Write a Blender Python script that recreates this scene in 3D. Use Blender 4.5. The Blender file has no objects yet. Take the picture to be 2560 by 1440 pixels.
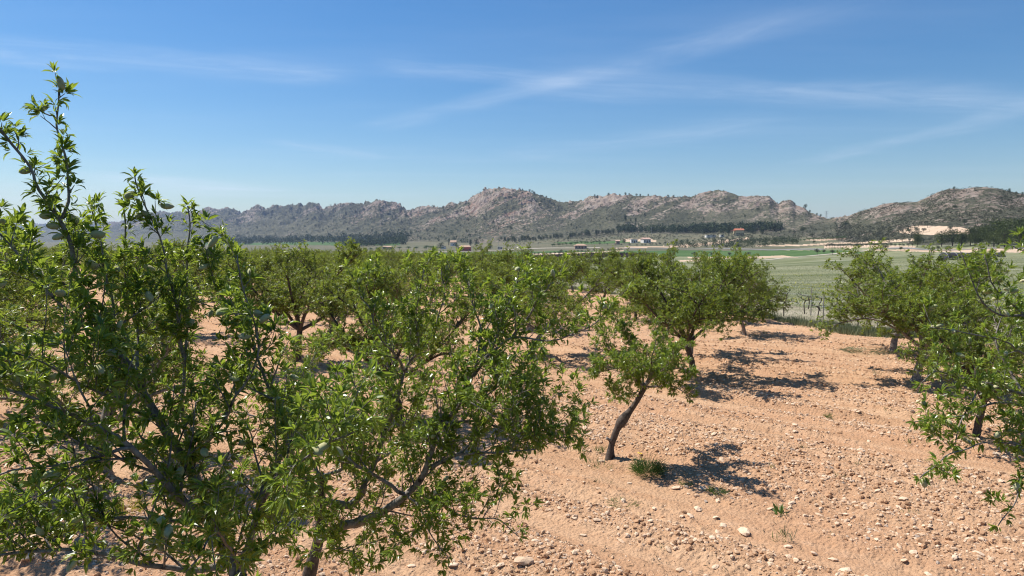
import bpy, math, random
import numpy as np
from mathutils import Vector, Matrix

S = bpy.context.scene
COL = S.collection
# ------------------------------------------------------------------ camera
CAM_H = 3.0
FPX = 1730.0                       # focal length in pixels of the 2560 wide photograph
HORIZON = 605.0
PITCH = math.atan((720 - HORIZON) / FPX)
cam = bpy.data.cameras.new("camera")
cam_o = bpy.data.objects.new("camera", cam)
COL.objects.link(cam_o)
cam.sensor_width = 36.0
cam.lens = FPX / 2560 * 36.0
cam.clip_start = 0.05
cam.clip_end = 30000
cam_o.location = (0, 0, CAM_H)
cam_o.rotation_euler = (math.radians(90) - PITCH, 0, 0)
S.camera = cam_o
# ------------------------------------------------------------------ sun, sky, exposure
SUN_EL = math.radians(56)
SUN_AZ = math.atan2(-0.88, 0.47)   # from the left, a little beyond the trees
sun_dir = Vector((math.sin(SUN_AZ) * math.cos(SUN_EL), math.cos(SUN_AZ) * math.cos(SUN_EL), math.sin(SUN_EL)))
sl = bpy.data.lights.new("sun", 'SUN')
sl.energy = 5.0
sl.angle = math.radians(0.5)
sl.color = (1.0, 0.955, 0.89)
so = bpy.data.objects.new("sun", sl)
so.rotation_euler = sun_dir.to_track_quat('Z', 'Y').to_euler()
so.location = (-40, 20, 60)
COL.objects.link(so)
S.view_settings.view_transform = 'Standard'
S.view_settings.look = 'None'
S.view_settings.exposure = 0.60
S.view_settings.gamma = 1.0
S.view_settings.use_curve_mapping = False
SKY_STRENGTH = 0.069


class NT:
    """small helper for writing node trees"""
    def __init__(s, tree):
        s.t = tree
        s.n = tree.nodes
        s.l = tree.links
    def put(s, sock, v):
        if v is None:
            return
        if hasattr(v, 'links') or isinstance(v, bpy.types.NodeSocket):
            s.l.new(v, sock)
        else:
            sock.default_value = v
    def math(s, op, a, b=None, c=None, clamp=False):
        n = s.n.new('ShaderNodeMath'); n.operation = op; n.use_clamp = clamp
        s.put(n.inputs[0], a); s.put(n.inputs[1], b); s.put(n.inputs[2], c)
        return n.outputs[0]
    def vmath(s, op, a, b=None):
        n = s.n.new('ShaderNodeVectorMath'); n.operation = op
        s.put(n.inputs[0], a); s.put(n.inputs[1], b)
        return n.outputs[0] if op not in ('DOT_PRODUCT', 'LENGTH') else n.outputs['Value']
    def sstep(s, v, a, b):
        n = s.n.new('ShaderNodeMapRange'); n.interpolation_type = 'SMOOTHSTEP'
        s.put(n.inputs[0], v); n.inputs[1].default_value = a; n.inputs[2].default_value = b
        return n.outputs[0]
    def noise(s, vec, scale, detail=3, rough=0.55, dist=0.0):
        n = s.n.new('ShaderNodeTexNoise')
        s.put(n.inputs['Vector'], vec)
        n.inputs['Scale'].default_value = scale; n.inputs['Detail'].default_value = detail
        n.inputs['Roughness'].default_value = rough; n.inputs['Distortion'].default_value = dist
        return n.outputs[0]
    def mixc(s, f, a, b):
        n = s.n.new('ShaderNodeMix'); n.data_type = 'RGBA'
        s.put(n.inputs[0], f)
        for sock, v in ((n.inputs[6], a), (n.inputs[7], b)):
            s.put(sock, (*v, 1) if isinstance(v, tuple) and len(v) == 3 else v)
        return n.outputs[2]
    def scale(s, v, k):
        n = s.n.new('ShaderNodeVectorMath'); n.operation = 'MULTIPLY'
        s.put(n.inputs[0], v); n.inputs[1].default_value = k
        return n.outputs[0]
    def attr(s, name):
        n = s.n.new('ShaderNodeAttribute'); n.attribute_name = name
        return n.outputs['Fac']
    def pos(s):
        return s.n.new('ShaderNodeNewGeometry').outputs['Position']


def ray(px, py):
    c, sn = math.cos(PITCH), math.sin(PITCH)
    a, b = px - 1280.0, 720.0 - py
    return np.array([a, FPX * c + b * sn, b * c - FPX * sn])


def W(px, py, d):
    """the point at forward distance d that the photograph shows at pixel (px, py)"""
    r = ray(px, py)
    return np.array([0, 0, CAM_H]) + r * (d / r[1])


def make_world():
    w = bpy.data.worlds.new("World")
    S.world = w
    w.use_nodes = True
    w.node_tree.nodes.clear()
    T = NT(w.node_tree)
    sky = T.n.new('ShaderNodeTexSky')
    sky.sky_type = 'NISHITA'
    sky.sun_disc = False
    sky.sun_elevation = SUN_EL
    sky.sun_rotation = SUN_AZ
    sky.altitude = 600
    sky.air_density = 1.25
    sky.dust_density = 0.35
    sky.ozone_density = 3.2
    # thin cirrus streaks, laid out on a flat cloud layer high above the place
    co = T.n.new('ShaderNodeTexCoord').outputs['Generated']
    sep = T.n.new('ShaderNodeSeparateXYZ'); T.l.new(co, sep.inputs[0])
    zc = T.math('MAXIMUM', sep.outputs[2], 0.004)
    X = T.math('DIVIDE', sep.outputs[0], zc)
    Y = T.math('DIVIDE', sep.outputs[1], zc)
    def P(px, py):
        r = ray(px, py)
        return r[0] / r[2], r[1] / r[2]
    total = None
    # (pixel a, pixel b, half width as share of the length, strength, seed)
    streaks = [((-500, 95), (950, 195), 0.14, 0.44, 1), ((905, 333), (2330, -45), 0.065, 0.31, 2),
               ((1180, 195), (2750, 275), 0.14, 0.40, 3), ((120, 425), (720, 482), 0.24, 0.55, 4),
               ((1980, 415), (2700, 245), 0.09, 0.28, 5), ((650, 345), (980, 400), 0.16, 0.3, 6),
               ((-300, 505), (700, 462), 0.24, 0.5, 7), ((1250, 400), (2050, 285), 0.18, 0.22, 8), ((900, 160), (1500, 215), 0.2, 0.3, 9)]
    for a, b, wd, st, sd in streaks:
        ax, ay = P(*a); bx, by = P(*b)
        L = math.hypot(bx - ax, by - ay)
        tx, ty = (bx - ax) / L, (by - ay) / L
        dx = T.math('SUBTRACT', X, ax); dy = T.math('SUBTRACT', Y, ay)
        s_ = T.math('DIVIDE', T.math('ADD', T.math('MULTIPLY', dx, tx), T.math('MULTIPLY', dy, ty)), L)
        n_ = T.math('DIVIDE', T.math('SUBTRACT', T.math('MULTIPLY', dx, -ty), T.math('MULTIPLY', dy, -tx)), L)
        cv = T.n.new('ShaderNodeCombineXYZ')
        T.put(cv.inputs[0], s_); T.put(cv.inputs[1], n_); cv.inputs[2].default_value = sd * 7.3
        wob = T.noise(cv.outputs[0], 2.6, 2)
        nn = T.math('ABSOLUTE', T.math('ADD', n_, T.math('MULTIPLY', T.math('SUBTRACT', wob, 0.5), wd * 1.6)))
        band = T.math('SUBTRACT', 1.0, T.sstep(nn, 0.0, wd))
        ends = T.math('MULTIPLY', T.sstep(s_, 0.0, 0.16), T.math('SUBTRACT', 1.0, T.sstep(s_, 0.82, 1.0)))
        fib = T.noise(T.scale(cv.outputs[0], (1.0, 3.2, 1.0)), 4.0, 9, 0.70, 0.6)
        fib = T.math('MULTIPLY_ADD', T.sstep(fib, 0.30, 0.85), 0.74, 0.16)
        m = T.math('MULTIPLY', T.math('MULTIPLY', band, ends), T.math('MULTIPLY', fib, st * 0.82))
        total = m if total is None else T.math('ADD', total, m)
    # a very faint general veil
    cv = T.n.new('ShaderNodeCombineXYZ'); T.put(cv.inputs[0], X); T.put(cv.inputs[1], Y)
    veil = T.sstep(T.noise(T.scale(cv.outputs[0], (0.16, 0.5, 1)), 0.9, 5, 0.6), 0.42, 0.85)
    total = T.math('ADD', total, T.math('MULTIPLY', veil, 0.12))
    total = T.math('MULTIPLY', total, T.sstep(sep.outputs[2], 0.0, 0.06), clamp=True)
    hs = T.n.new('ShaderNodeHueSaturation'); hs.inputs['Saturation'].default_value = 1.34
    T.l.new(sky.outputs[0], hs.inputs['Color'])
    air = T.scale(hs.outputs[0], (0.92, 0.97, 1.06))
    c = T.mixc(total, air, (8.0, 8.9, 10.2))
    bg = T.n.new('ShaderNodeBackground')
    T.l.new(c, bg.inputs[0]); bg.inputs[1].default_value = SKY_STRENGTH
    out = T.n.new('ShaderNodeOutputWorld'); T.l.new(bg.outputs[0], out.inputs[0])


make_world()
S.cycles.max_bounces = 10
S.cycles.diffuse_bounces = 5
S.cycles.glossy_bounces = 2
S.cycles.transmission_bounces = 6
S.cycles.transparent_max_bounces = 8
S.cycles.volume_bounces = 0
S.cycles.filter_width = 1.15
S.cycles.caustics_reflective = False
S.cycles.caustics_refractive = False

rng = np.random.default_rng(7)
random.seed(7)


# ------------------------------------------------------------------ generic helpers
def tag(o, label=None, cat=None, group=None, kind=None):
    if label: o['label'] = label
    if cat: o['category'] = cat
    if group: o['group'] = group
    if kind: o['kind'] = kind
    return o


def link(name, data, parent=None):
    o = bpy.data.objects.new(name, data)
    COL.objects.link(o)
    if parent is not None:
        o.parent = parent
    return o


def empty(name, loc=(0, 0, 0), rz=0.0):
    o = link(name, None)
    o.location = loc
    o.rotation_euler = (0, 0, rz)
    o.empty_display_size = 0.2
    return o


def np_mesh(name, V, F, mats, smooth=False, attrs=None, midx=None, uniform=None):
    """V (n,3); F list of arrays (m,k)"""
    me = bpy.data.meshes.new(name)
    V = np.asarray(V, dtype=np.float32)
    if not isinstance(F, (list, tuple)):
        F = [F]
    F = [np.asarray(f, dtype=np.int32) for f in F if len(f)]
    me.vertices.add(len(V))
    me.vertices.foreach_set('co', V.ravel())
    nl = sum(f.size for f in F)
    npoly = sum(len(f) for f in F)
    me.loops.add(nl)
    me.polygons.add(npoly)
    me.loops.foreach_set('vertex_index', np.concatenate([f.ravel() for f in F]) if F else np.zeros(0, np.int32))
    tot = np.concatenate([np.full(len(f), f.shape[1], np.int32) for f in F])
    start = np.concatenate([[0], np.cumsum(tot)[:-1]]).astype(np.int32)
    me.polygons.foreach_set('loop_start', start)
    try:
        me.polygons.foreach_set('loop_total', tot)
    except Exception:
        pass
    me.polygons.foreach_set('use_smooth', np.full(npoly, bool(smooth)))
    for m in (mats if isinstance(mats, (list, tuple)) else [mats]):
        me.materials.append(m)
    if midx is not None:
        me.polygons.foreach_set('material_index', np.asarray(midx, np.int32))
    for k, v in (attrs or {}).items():
        a = me.attributes.new(k, 'FLOAT', 'POINT')
        a.data.foreach_set('value', np.asarray(v, np.float32))
    me.update(calc_edges=True)
    return me


def hash2(ix, iy, seed):
    h = (ix.astype(np.int64) * 374761393 + iy.astype(np.int64) * 668265263 + seed * 1442695041) & 0xFFFFFFFF
    h = ((h ^ (h >> 13)) * 1274126177) & 0xFFFFFFFF
    h = ((h ^ (h >> 16)) * 2246822519) & 0xFFFFFFFF
    return ((h ^ (h >> 15)) & 0xFFFFFF) / float(0xFFFFFF)


def vn(x, y, seed=0):
    x = np.asarray(x, float); y = np.asarray(y, float)
    xi = np.floor(x); yi = np.floor(y)
    fx = x - xi; fy = y - yi
    fx = fx * fx * fx * (fx * (fx * 6 - 15) + 10); fy = fy * fy * fy * (fy * (fy * 6 - 15) + 10)
    xi = xi.astype(np.int64); yi = yi.astype(np.int64)
    a = hash2(xi, yi, seed); b = hash2(xi + 1, yi, seed); c = hash2(xi, yi + 1, seed); d = hash2(xi + 1, yi + 1, seed)
    return (a * (1 - fx) + b * fx) * (1 - fy) + (c * (1 - fx) + d * fx) * fy


def fbm(x, y, seed=0, oct=4, gain=0.5):
    s = 0; a = 1.0; t = 0
    for k in range(oct):
        s = s + a * vn(x * 2 ** k + 17.3 * k, y * 2 ** k - 9.1 * k, seed + k * 31); t += a; a *= gain
    return s / t


def ridged(x, y, seed=0, oct=4, gain=0.5):
    s = 0; a = 1.0; t = 0
    for k in range(oct):
        s = s + a * (1 - np.abs(2 * vn(x * 2 ** k + 7.7 * k, y * 2 ** k + 3.3 * k, seed + k * 13) - 1)); t += a; a *= gain
    return s / t


def sstep(v, a, b):
    t = np.clip((v - a) / (b - a), 0, 1)
    return t * t * (3 - 2 * t)


# ------------------------------------------------------------------ materials
def new_mat(name):
    m = bpy.data.materials.new(name)
    m.use_nodes = True
    m.node_tree.nodes.clear()
    T = NT(m.node_tree)
    out = T.n.new('ShaderNodeOutputMaterial')
    return m, T, out


def principled(T, col, rough=0.8, spec=0.3, bump=None, bstr=0.3, bdist=0.02):
    p = T.n.new('ShaderNodeBsdfPrincipled')
    T.put(p.inputs['Base Color'], (*col, 1) if isinstance(col, tuple) and len(col) == 3 else col)
    T.put(p.inputs['Roughness'], rough)
    p.inputs['Specular IOR Level'].default_value = spec
    if bump is not None:
        b = T.n.new('ShaderNodeBump')
        b.inputs['Strength'].default_value = bstr; b.inputs['Distance'].default_value = bdist
        T.put(b.inputs['Height'], bump)
        T.l.new(b.outputs[0], p.inputs['Normal'])
    return p.outputs[0]


def simple_mat(name, col, rough=0.8, spec=0.3, var=0.0, scale=5.0, col2=None, bstr=0.0, bdist=0.02):
    m, T, out = new_mat(name)
    c = col
    n = None
    if var or col2:
        n = T.noise(T.pos(), scale, 4)
        c = T.mixc(T.sstep(n, 0.3, 0.7), col, col2 or tuple(x * (1 - var) for x in col))
    T.l.new(principled(T, c, rough, spec, n if bstr else None, bstr, bdist), out.inputs[0])
    return m


def leaf_mat(name, dark, light, trans, tr=0.35, rough=0.38, spec=0.5, young=None):
    """leaf blades: a thin glossy skin over a body that also lets light through"""
    m, T, out = new_mat(name)
    r = T.attr('rnd')
    oi = T.n.new('ShaderNodeObjectInfo')
    c = T.mixc(T.math('ADD', T.math('MULTIPLY', r, 0.75), T.math('MULTIPLY', oi.outputs['Random'], 0.25)), dark, light)
    if young:
        c = T.mixc(T.sstep(r, 0.86, 1.0), c, young)
    p = principled(T, c, rough, spec)
    t = T.n.new('ShaderNodeBsdfTranslucent')
    t.inputs[0].default_value = (*trans, 1)
    mx = T.n.new('ShaderNodeMixShader'); mx.inputs[0].default_value = tr
    T.l.new(p, mx.inputs[1]); T.l.new(t.outputs[0], mx.inputs[2])
    T.l.new(mx.outputs[0], out.inputs[0])
    return m


M = {}
M['leaf'] = leaf_mat('almond_leaf', (0.062, 0.112, 0.016), (0.160, 0.220, 0.036), (0.42, 0.54, 0.055), 0.34, 0.30, 0.38, (0.29, 0.34, 0.05))
M['leaf_far'] = leaf_mat('almond_leaf_orchard', (0.064, 0.108, 0.017), (0.172, 0.222, 0.046), (0.42, 0.50, 0.05), 0.30, 0.38, 0.32, (0.27, 0.28, 0.09))
M['pine'] = leaf_mat('pine_needle', (0.024, 0.040, 0.013), (0.068, 0.092, 0.030), (0.05, 0.08, 0.02), 0.1, 0.7, 0.2)
M['pine_near'] = leaf_mat('pine_needle_olive', (0.032, 0.050, 0.014), (0.090, 0.110, 0.030), (0.10, 0.13, 0.03), 0.12, 0.7, 0.2)
M['olive'] = leaf_mat('olive_leaf', (0.050, 0.062, 0.036), (0.115, 0.125, 0.085), (0.12, 0.15, 0.06), 0.12, 0.6, 0.25)
M['bush'] = leaf_mat('bush_leaf', (0.028, 0.042, 0.014), (0.075, 0.095, 0.035), (0.1, 0.14, 0.03), 0.12, 0.65, 0.25)
M['scrub'] = leaf_mat('scrub_leaf', (0.045, 0.050, 0.028), (0.095, 0.096, 0.060), (0.1, 0.12, 0.05), 0.08, 0.8, 0.15)
M['green_crop'] = leaf_mat('green_crop_leaf', (0.035, 0.075, 0.016), (0.08, 0.14, 0.03), (0.12, 0.2, 0.04), 0.15, 0.6, 0.25)
M['weed'] = leaf_mat('weed_blade', (0.05, 0.10, 0.022), (0.14, 0.20, 0.05), (0.15, 0.25, 0.04), 0.25, 0.5, 0.3)
M['drygrass'] = leaf_mat('meadow_blade', (0.13, 0.155, 0.07), (0.36, 0.35, 0.24), (0.28, 0.32, 0.15), 0.2, 0.75, 0.15)
M['verge'] = leaf_mat('verge_blade', (0.085, 0.105, 0.048), (0.26, 0.26, 0.16), (0.22, 0.27, 0.11), 0.2, 0.7, 0.2)
M['flower'] = simple_mat('yellow_petal', (0.75, 0.55, 0.02), 0.6)
M['yellowbloom'] = leaf_mat('yellow_bloom', (0.20, 0.22, 0.04), (0.55, 0.50, 0.04), (0.4, 0.4, 0.05), 0.2, 0.7, 0.1)


def bark_mat(name, a, b, dark, dsc=22.0):
    m, T, out = new_mat(name)
    p = T.pos()
    n1 = T.noise(T.scale(p, (1, 1, 0.6)), 60, 5, 0.65)
    n2 = T.noise(p, dsc, 4, 0.6)
    c = T.mixc(T.sstep(n1, 0.35, 0.7), a, b)
    c = T.mixc(T.sstep(n2, 0.53, 0.68), c, dark)
    T.l.new(principled(T, c, 0.82, 0.25, T.noise(T.scale(p, (1, 1, 0.35)), 110, 5, 0.7), 0.7, 0.006), out.inputs[0])
    return m


M['bark'] = bark_mat('almond_bark', (0.17, 0.145, 0.125), (0.30, 0.265, 0.235), (0.045, 0.036, 0.03))
M['bark_dark'] = bark_mat('old_almond_bark', (0.060, 0.045, 0.035), (0.13, 0.10, 0.08), (0.025, 0.02, 0.017), 10)
M['wood'] = simple_mat('dark_trunk_wood', (0.075, 0.058, 0.045), 0.9, 0.2, 0.5, 8)


def almond_mat():
    m, T, out = new_mat('almond_hull')
    oi = T.n.new('ShaderNodeObjectInfo')
    n = T.noise(T.pos(), 60, 3)
    c = T.mixc(oi.outputs['Random'], (0.33, 0.35, 0.16), (0.48, 0.45, 0.26))
    c = T.mixc(T.sstep(n, 0.4, 0.8), c, (0.34, 0.29, 0.17))
    p = T.n.new('ShaderNodeBsdfPrincipled')
    T.l.new(c, p.inputs['Base Color']); p.inputs['Roughness'].default_value = 0.9
    p.inputs['Specular IOR Level'].default_value = 0.15
    p.inputs['Sheen Weight'].default_value = 0.35; p.inputs['Sheen Roughness'].default_value = 0.4
    p.inputs['Sheen Tint'].default_value = (0.9, 0.95, 0.8, 1)
    T.l.new(p.outputs[0], out.inputs[0])
    return m


M['almond'] = almond_mat()


def soil_mat():
    m, T, out = new_mat('red_soil')
    p = T.pos()
    # direction of the harrowing runs across the view
    rot = T.n.new('ShaderNodeVectorRotate'); rot.rotation_type = 'Z_AXIS'
    T.l.new(p, rot.inputs['Vector']); rot.inputs['Angle'].default_value = math.radians(-143)
    st = T.noise(T.scale(rot.outputs[0], (0.07, 2.4, 1)), 1.3, 5, 0.62, 0.15)
    big = T.noise(p, 0.45, 3)
    fine = T.noise(p, 38, 6, 0.72)
    mid = T.noise(p, 9, 5, 0.65)
    c = T.mixc(T.sstep(st, 0.32, 0.68), (0.420, 0.240, 0.132), (0.520, 0.332, 0.198))
    c = T.mixc(T.math('MULTIPLY', T.sstep(big, 0.4, 0.7), 0.55), c, (0.45, 0.252, 0.142))
    c = T.mixc(T.math('MULTIPLY', T.sstep(mid, 0.52, 0.75), 0.5), c, (0.59, 0.39, 0.255))
    c = T.mixc(T.math('MULTIPLY', T.sstep(fine, 0.56, 0.72), 0.55), c, (0.63, 0.445, 0.31))
    c = T.mixc(T.math('MULTIPLY', T.sstep(fine, 0.46, 0.30), 0.6), c, (0.285, 0.155, 0.09))
    vo = T.n.new('ShaderNodeTexVoronoi'); vo.inputs['Scale'].default_value = 26.0
    T.l.new(p, vo.inputs['Vector'])
    hgt = T.math('ADD', T.math('MULTIPLY', mid, 1.2), T.math('ADD', T.math('MULTIPLY', fine, 0.7), T.math('MULTIPLY', vo.outputs[0], -0.5)))
    T.l.new(principled(T, c, 0.95, 0.1, hgt, 0.9, 0.035), out.inputs[0])
    return m


M['soil'] = soil_mat()


def stone_mat():
    m, T, out = new_mat('limestone_gravel')
    r = T.attr('rnd')
    c = T.mixc(r, (0.47, 0.30, 0.18), (0.67, 0.51, 0.365))
    c = T.mixc(T.sstep(r, 0.965, 0.98), c, (0.34, 0.28, 0.23))
    c = T.mixc(T.math('MULTIPLY', T.sstep(T.noise(T.pos(), 70, 4), 0.4, 0.7), 0.5), c, (0.50, 0.34, 0.22))
    T.l.new(principled(T, c, 0.92, 0.15, T.noise(T.pos(), 120, 4), 0.5, 0.006), out.inputs[0])
    return m


M['stone'] = stone_mat()


def field_mat(name, a, b, c3=None, s=0.02, stretch=(0.35, 1.6, 1), s3=0.12, bd=0.25, rnd=None):
    m, T, out = new_mat(name)
    p = T.pos()
    n = T.noise(T.scale(p, stretch), s, 5, 0.62, 0.5)
    c = T.mixc(T.sstep(n, 0.34, 0.66), a, b)
    if c3:
        c = T.mixc(T.math('MULTIPLY', T.sstep(T.noise(T.scale(p, stretch), s3, 6, 0.7), 0.5, 0.72), 0.8), c, c3)
    g = T.noise(p, 2.2, 5, 0.7)
    c = T.mixc(T.math('MULTIPLY', T.sstep(g, 0.42, 0.7), 0.35), c, tuple(x * 0.55 for x in a))
    T.l.new(principled(T, c, 0.95, 0.08, g, 0.6, bd), out.inputs[0])
    return m


M['meadow'] = field_mat('meadow_ground', (0.110, 0.128, 0.056), (0.225, 0.225, 0.125), (0.40, 0.38, 0.30), 0.045, (0.3, 1.5, 1), 0.1)
M['verge_ground'] = field_mat('verge_ground', (0.12, 0.115, 0.055), (0.20, 0.17, 0.10), None, 0.3)
M['vine_ground'] = field_mat('vineyard_ground', (0.24, 0.21, 0.14), (0.34, 0.30, 0.22), (0.16, 0.16, 0.08), 0.15, (0.4, 1.2, 1), 0.4)
M['green_field'] = field_mat('green_field', (0.055, 0.105, 0.030), (0.085, 0.135, 0.045), None, 0.03, (0.3, 2, 1))
M['farm'] = field_mat('farm_slope', (0.100, 0.105, 0.060), (0.150, 0.135, 0.085), (0.22, 0.18, 0.12), 0.012, (1, 2.2, 1), 0.05, 0.5)
M['tan'] = field_mat('bare_terrace', (0.42, 0.30, 0.20), (0.56, 0.43, 0.31), None, 0.03)
M['track'] = simple_mat('pale_track', (0.50, 0.44, 0.36), 0.95, 0.1, 0.25, 0.4)
M['asphalt'] = simple_mat('worn_asphalt', (0.22, 0.21, 0.20), 0.9, 0.2, 0.2, 0.3)


def hill_mat():
    m, T, out = new_mat('rocky_hillside')
    p = T.pos()
    rock = T.attr('rock')
    n = T.noise(p, 0.16, 9, 0.78)
    n2 = T.noise(p, 0.018, 5, 0.6)
    k = T.math('ADD', rock, T.math('MULTIPLY', T.math('SUBTRACT', n, 0.5), 3.6))
    k = T.sstep(k, 0.42, 0.62)
    scrub = T.mixc(T.sstep(n2, 0.35, 0.65), (0.098, 0.098, 0.060), (0.155, 0.147, 0.094))
    scrub = T.mixc(T.sstep(T.noise(p, 0.35, 5, 0.7), 0.45, 0.65), scrub, (0.048, 0.052, 0.032))
    stone = T.mixc(T.sstep(T.noise(p, 0.05, 5, 0.6), 0.4, 0.7), (0.290, 0.225, 0.178), (0.405, 0.335, 0.270))
    stone = T.mixc(T.math('MULTIPLY', T.attr('red'), T.sstep(T.noise(p, 0.03, 4), 0.45, 0.65)), stone, (0.30, 0.19, 0.135))
    c = T.mixc(k, scrub, stone)
    T.l.new(principled(T, c, 0.95, 0.08, T.noise(p, 0.16, 7, 0.75), 1.0, 5.0), out.inputs[0])
    return m


M['hill'] = hill_mat()

# ------------------------------------------------------------------ terrain
F0 = FPX / math.cos(PITCH)


def zrow(v, d):
    return CAM_H + d * np.tan(np.arctan((720 - np.asarray(v, float)) / FPX) - PITCH)


UC = np.array([-900, 0, 500, 900, 1160, 1400, 1700, 1900, 2100, 2300, 2560, 3500.0])
DC = np.array([15, 40, 60, 100, 200, 300, 430, 600, 750, 900, 1500, 2200.0])
ZT = np.array([
    [0, -.2, -.3, -.8, -1.7, -3.0, -4.0, -4.0, -4, -4, 0, 3],
    [0, -.2, -.3, -.8, -1.8, -3.0, -4.5, -5.0, -5, -5, -1, 3],
    [0, -.2, -.3, -.9, -1.9, -3.2, -5.0, -6.0, -6, -6, 0, 5],
    [0, -.2, -.4, -1.1, -2.6, -4.5, -6.0, -7.0, -6, -2, 8, 20],
    [0, -.2, -.5, -1.5, -3.6, -5.2, -6.6, -6.4, -3, 4, 20, 40],
    [0, -.3, -.8, -2.0, -4.2, -5.5, -6.5, -4.5, 3, 11, 30, 50],
    [0, -.4, -1., -2.2, -4.2, -5.5, -6.0, -1.8, 11, 24, 40, 60],
    [0, -.4, -1., -2.1, -3.8, -5.0, -5.2, 3.2, 17, 30, 50, 60],
    [0, -.4, -1., -2.0, -3.2, -3.5, -1.8, 12., 25, 35, 50, 60],
    [0, -.4, -1., -1.7, -2.2, -1.6, 6.0, 20., 30, 40, 50, 60],
    [0, -.4, -.9, -1.3, -1.0, 1.5, 12., 25., 35, 45, 50, 60],
    [0, -.4, -.9, -1.3, -1.0, 2.5, 14., 25., 35, 45, 50, 60]], float)
DRK = np.array([(-900, 5200), (0, 5000), (230, 4600), (300, 3500), (520, 2700), (950, 1800), (1252, 1350), (1500, 1150), (1800, 1000),
                (2000, 900), (2057, 840), (2120, 660), (2300, 560), (2455, 520), (2560, 500), (3500, 470)], float)
FRK = np.array([(-900, 2200), (0, 2200), (300, 1900), (520, 1600), (950, 1080), (1160, 860), (1400, 830), (1700, 770), (1900, 690),
                (2060, 540), (2120, 470), (2300, 350), (2560, 320), (3500, 310)], float)
SKY = np.array([(-900, 560), (0, 562), (120, 561), (230, 560), (285, 556), (319, 552), (350, 543), (378, 534), (409, 530), (424, 534), (448, 531), (470, 534),
                (499, 532), (510, 522), (522, 520), (549, 526), (577, 522), (592, 526), (602, 535), (631, 522), (647, 514), (667, 523),
                (694, 516), (737, 513), (760, 514), (780, 507), (796, 510), (810, 521), (842, 513), (870, 507), (893, 513), (909, 514),
                (940, 498), (950, 497), (967, 506), (999, 512), (1030, 524), (1073, 516), (1112, 515), (1151, 506), (1171, 500), (1186, 491),
                (1207, 474), (1214, 471), (1230, 472), (1249, 466), (1276, 469), (1296, 473), (1327, 478), (1354, 486), (1393, 499), (1409, 504),
                (1432, 500), (1455, 499), (1471, 493), (1511, 488), (1534, 486), (1589, 489), (1628, 486), (1667, 491), (1690, 489), (1725, 491),
                (1745, 481), (1776, 476), (1808, 475), (1823, 481), (1843, 487), (1862, 489), (1901, 491), (1921, 491), (1932, 502), (1944, 510),
                (1956, 504), (1971, 500), (1979, 504), (1987, 514), (2010, 518), (2026, 532), (2057, 543), (2067, 546), (2085, 545), (2120, 539),
                (2130, 534), (2160, 525), (2197, 512), (2235, 505), (2272, 504), (2290, 504), (2315, 491), (2347, 476), (2370, 470), (2395, 472),
                (2422, 468), (2455, 466), (2485, 469), (2510, 475), (2535, 481), (2560, 486), (2700, 500), (3500, 520)], float)


def tab(u, d):
    u = np.clip(u, UC[0], UC[-1]); ld = np.log(np.clip(d, DC[0], DC[-1]))
    L = np.log(DC)
    i = np.clip(np.searchsorted(UC, u) - 1, 0, len(UC) - 2)
    j = np.clip(np.searchsorted(L, ld) - 1, 0, len(L) - 2)
    fu = (u - UC[i]) / (UC[i + 1] - UC[i]); fu = fu * fu * (3 - 2 * fu)
    fd = (ld - L[j]) / (L[j + 1] - L[j])
    return (ZT[i, j] * (1 - fu) + ZT[i + 1, j] * fu) * (1 - fd) + (ZT[i, j + 1] * (1 - fu) + ZT[i + 1, j + 1] * fu) * fd


def soil_edge(u):
    """forward distance at which the ploughed orchard ends, per direction"""
    return np.interp(u, [-900, 300, 700, 900, 1050, 1200, 1400, 1600, 1800, 2000, 2150, 2400, 2700, 3500],
                     [240, 240, 200, 150, 105, 78, 56, 42, 33, 26.5, 24, 21.5, 19.5, 17])


def rut(x, y):
    """1 on the two smooth wheel tracks that cross the orchard"""
    q = 0.6 * x + 0.8 * y; a = -0.8 * x + 0.6 * y
    c = q - 5.55 - (a - 3) * 0.22 - 0.25 * np.sin(a * .45)
    m = 0
    for o in (0.0, 1.75, 6.2, 7.9):
        m = np.maximum(m, 1 - sstep(np.abs(c - o), 0.14, 0.34))
    return m


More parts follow.
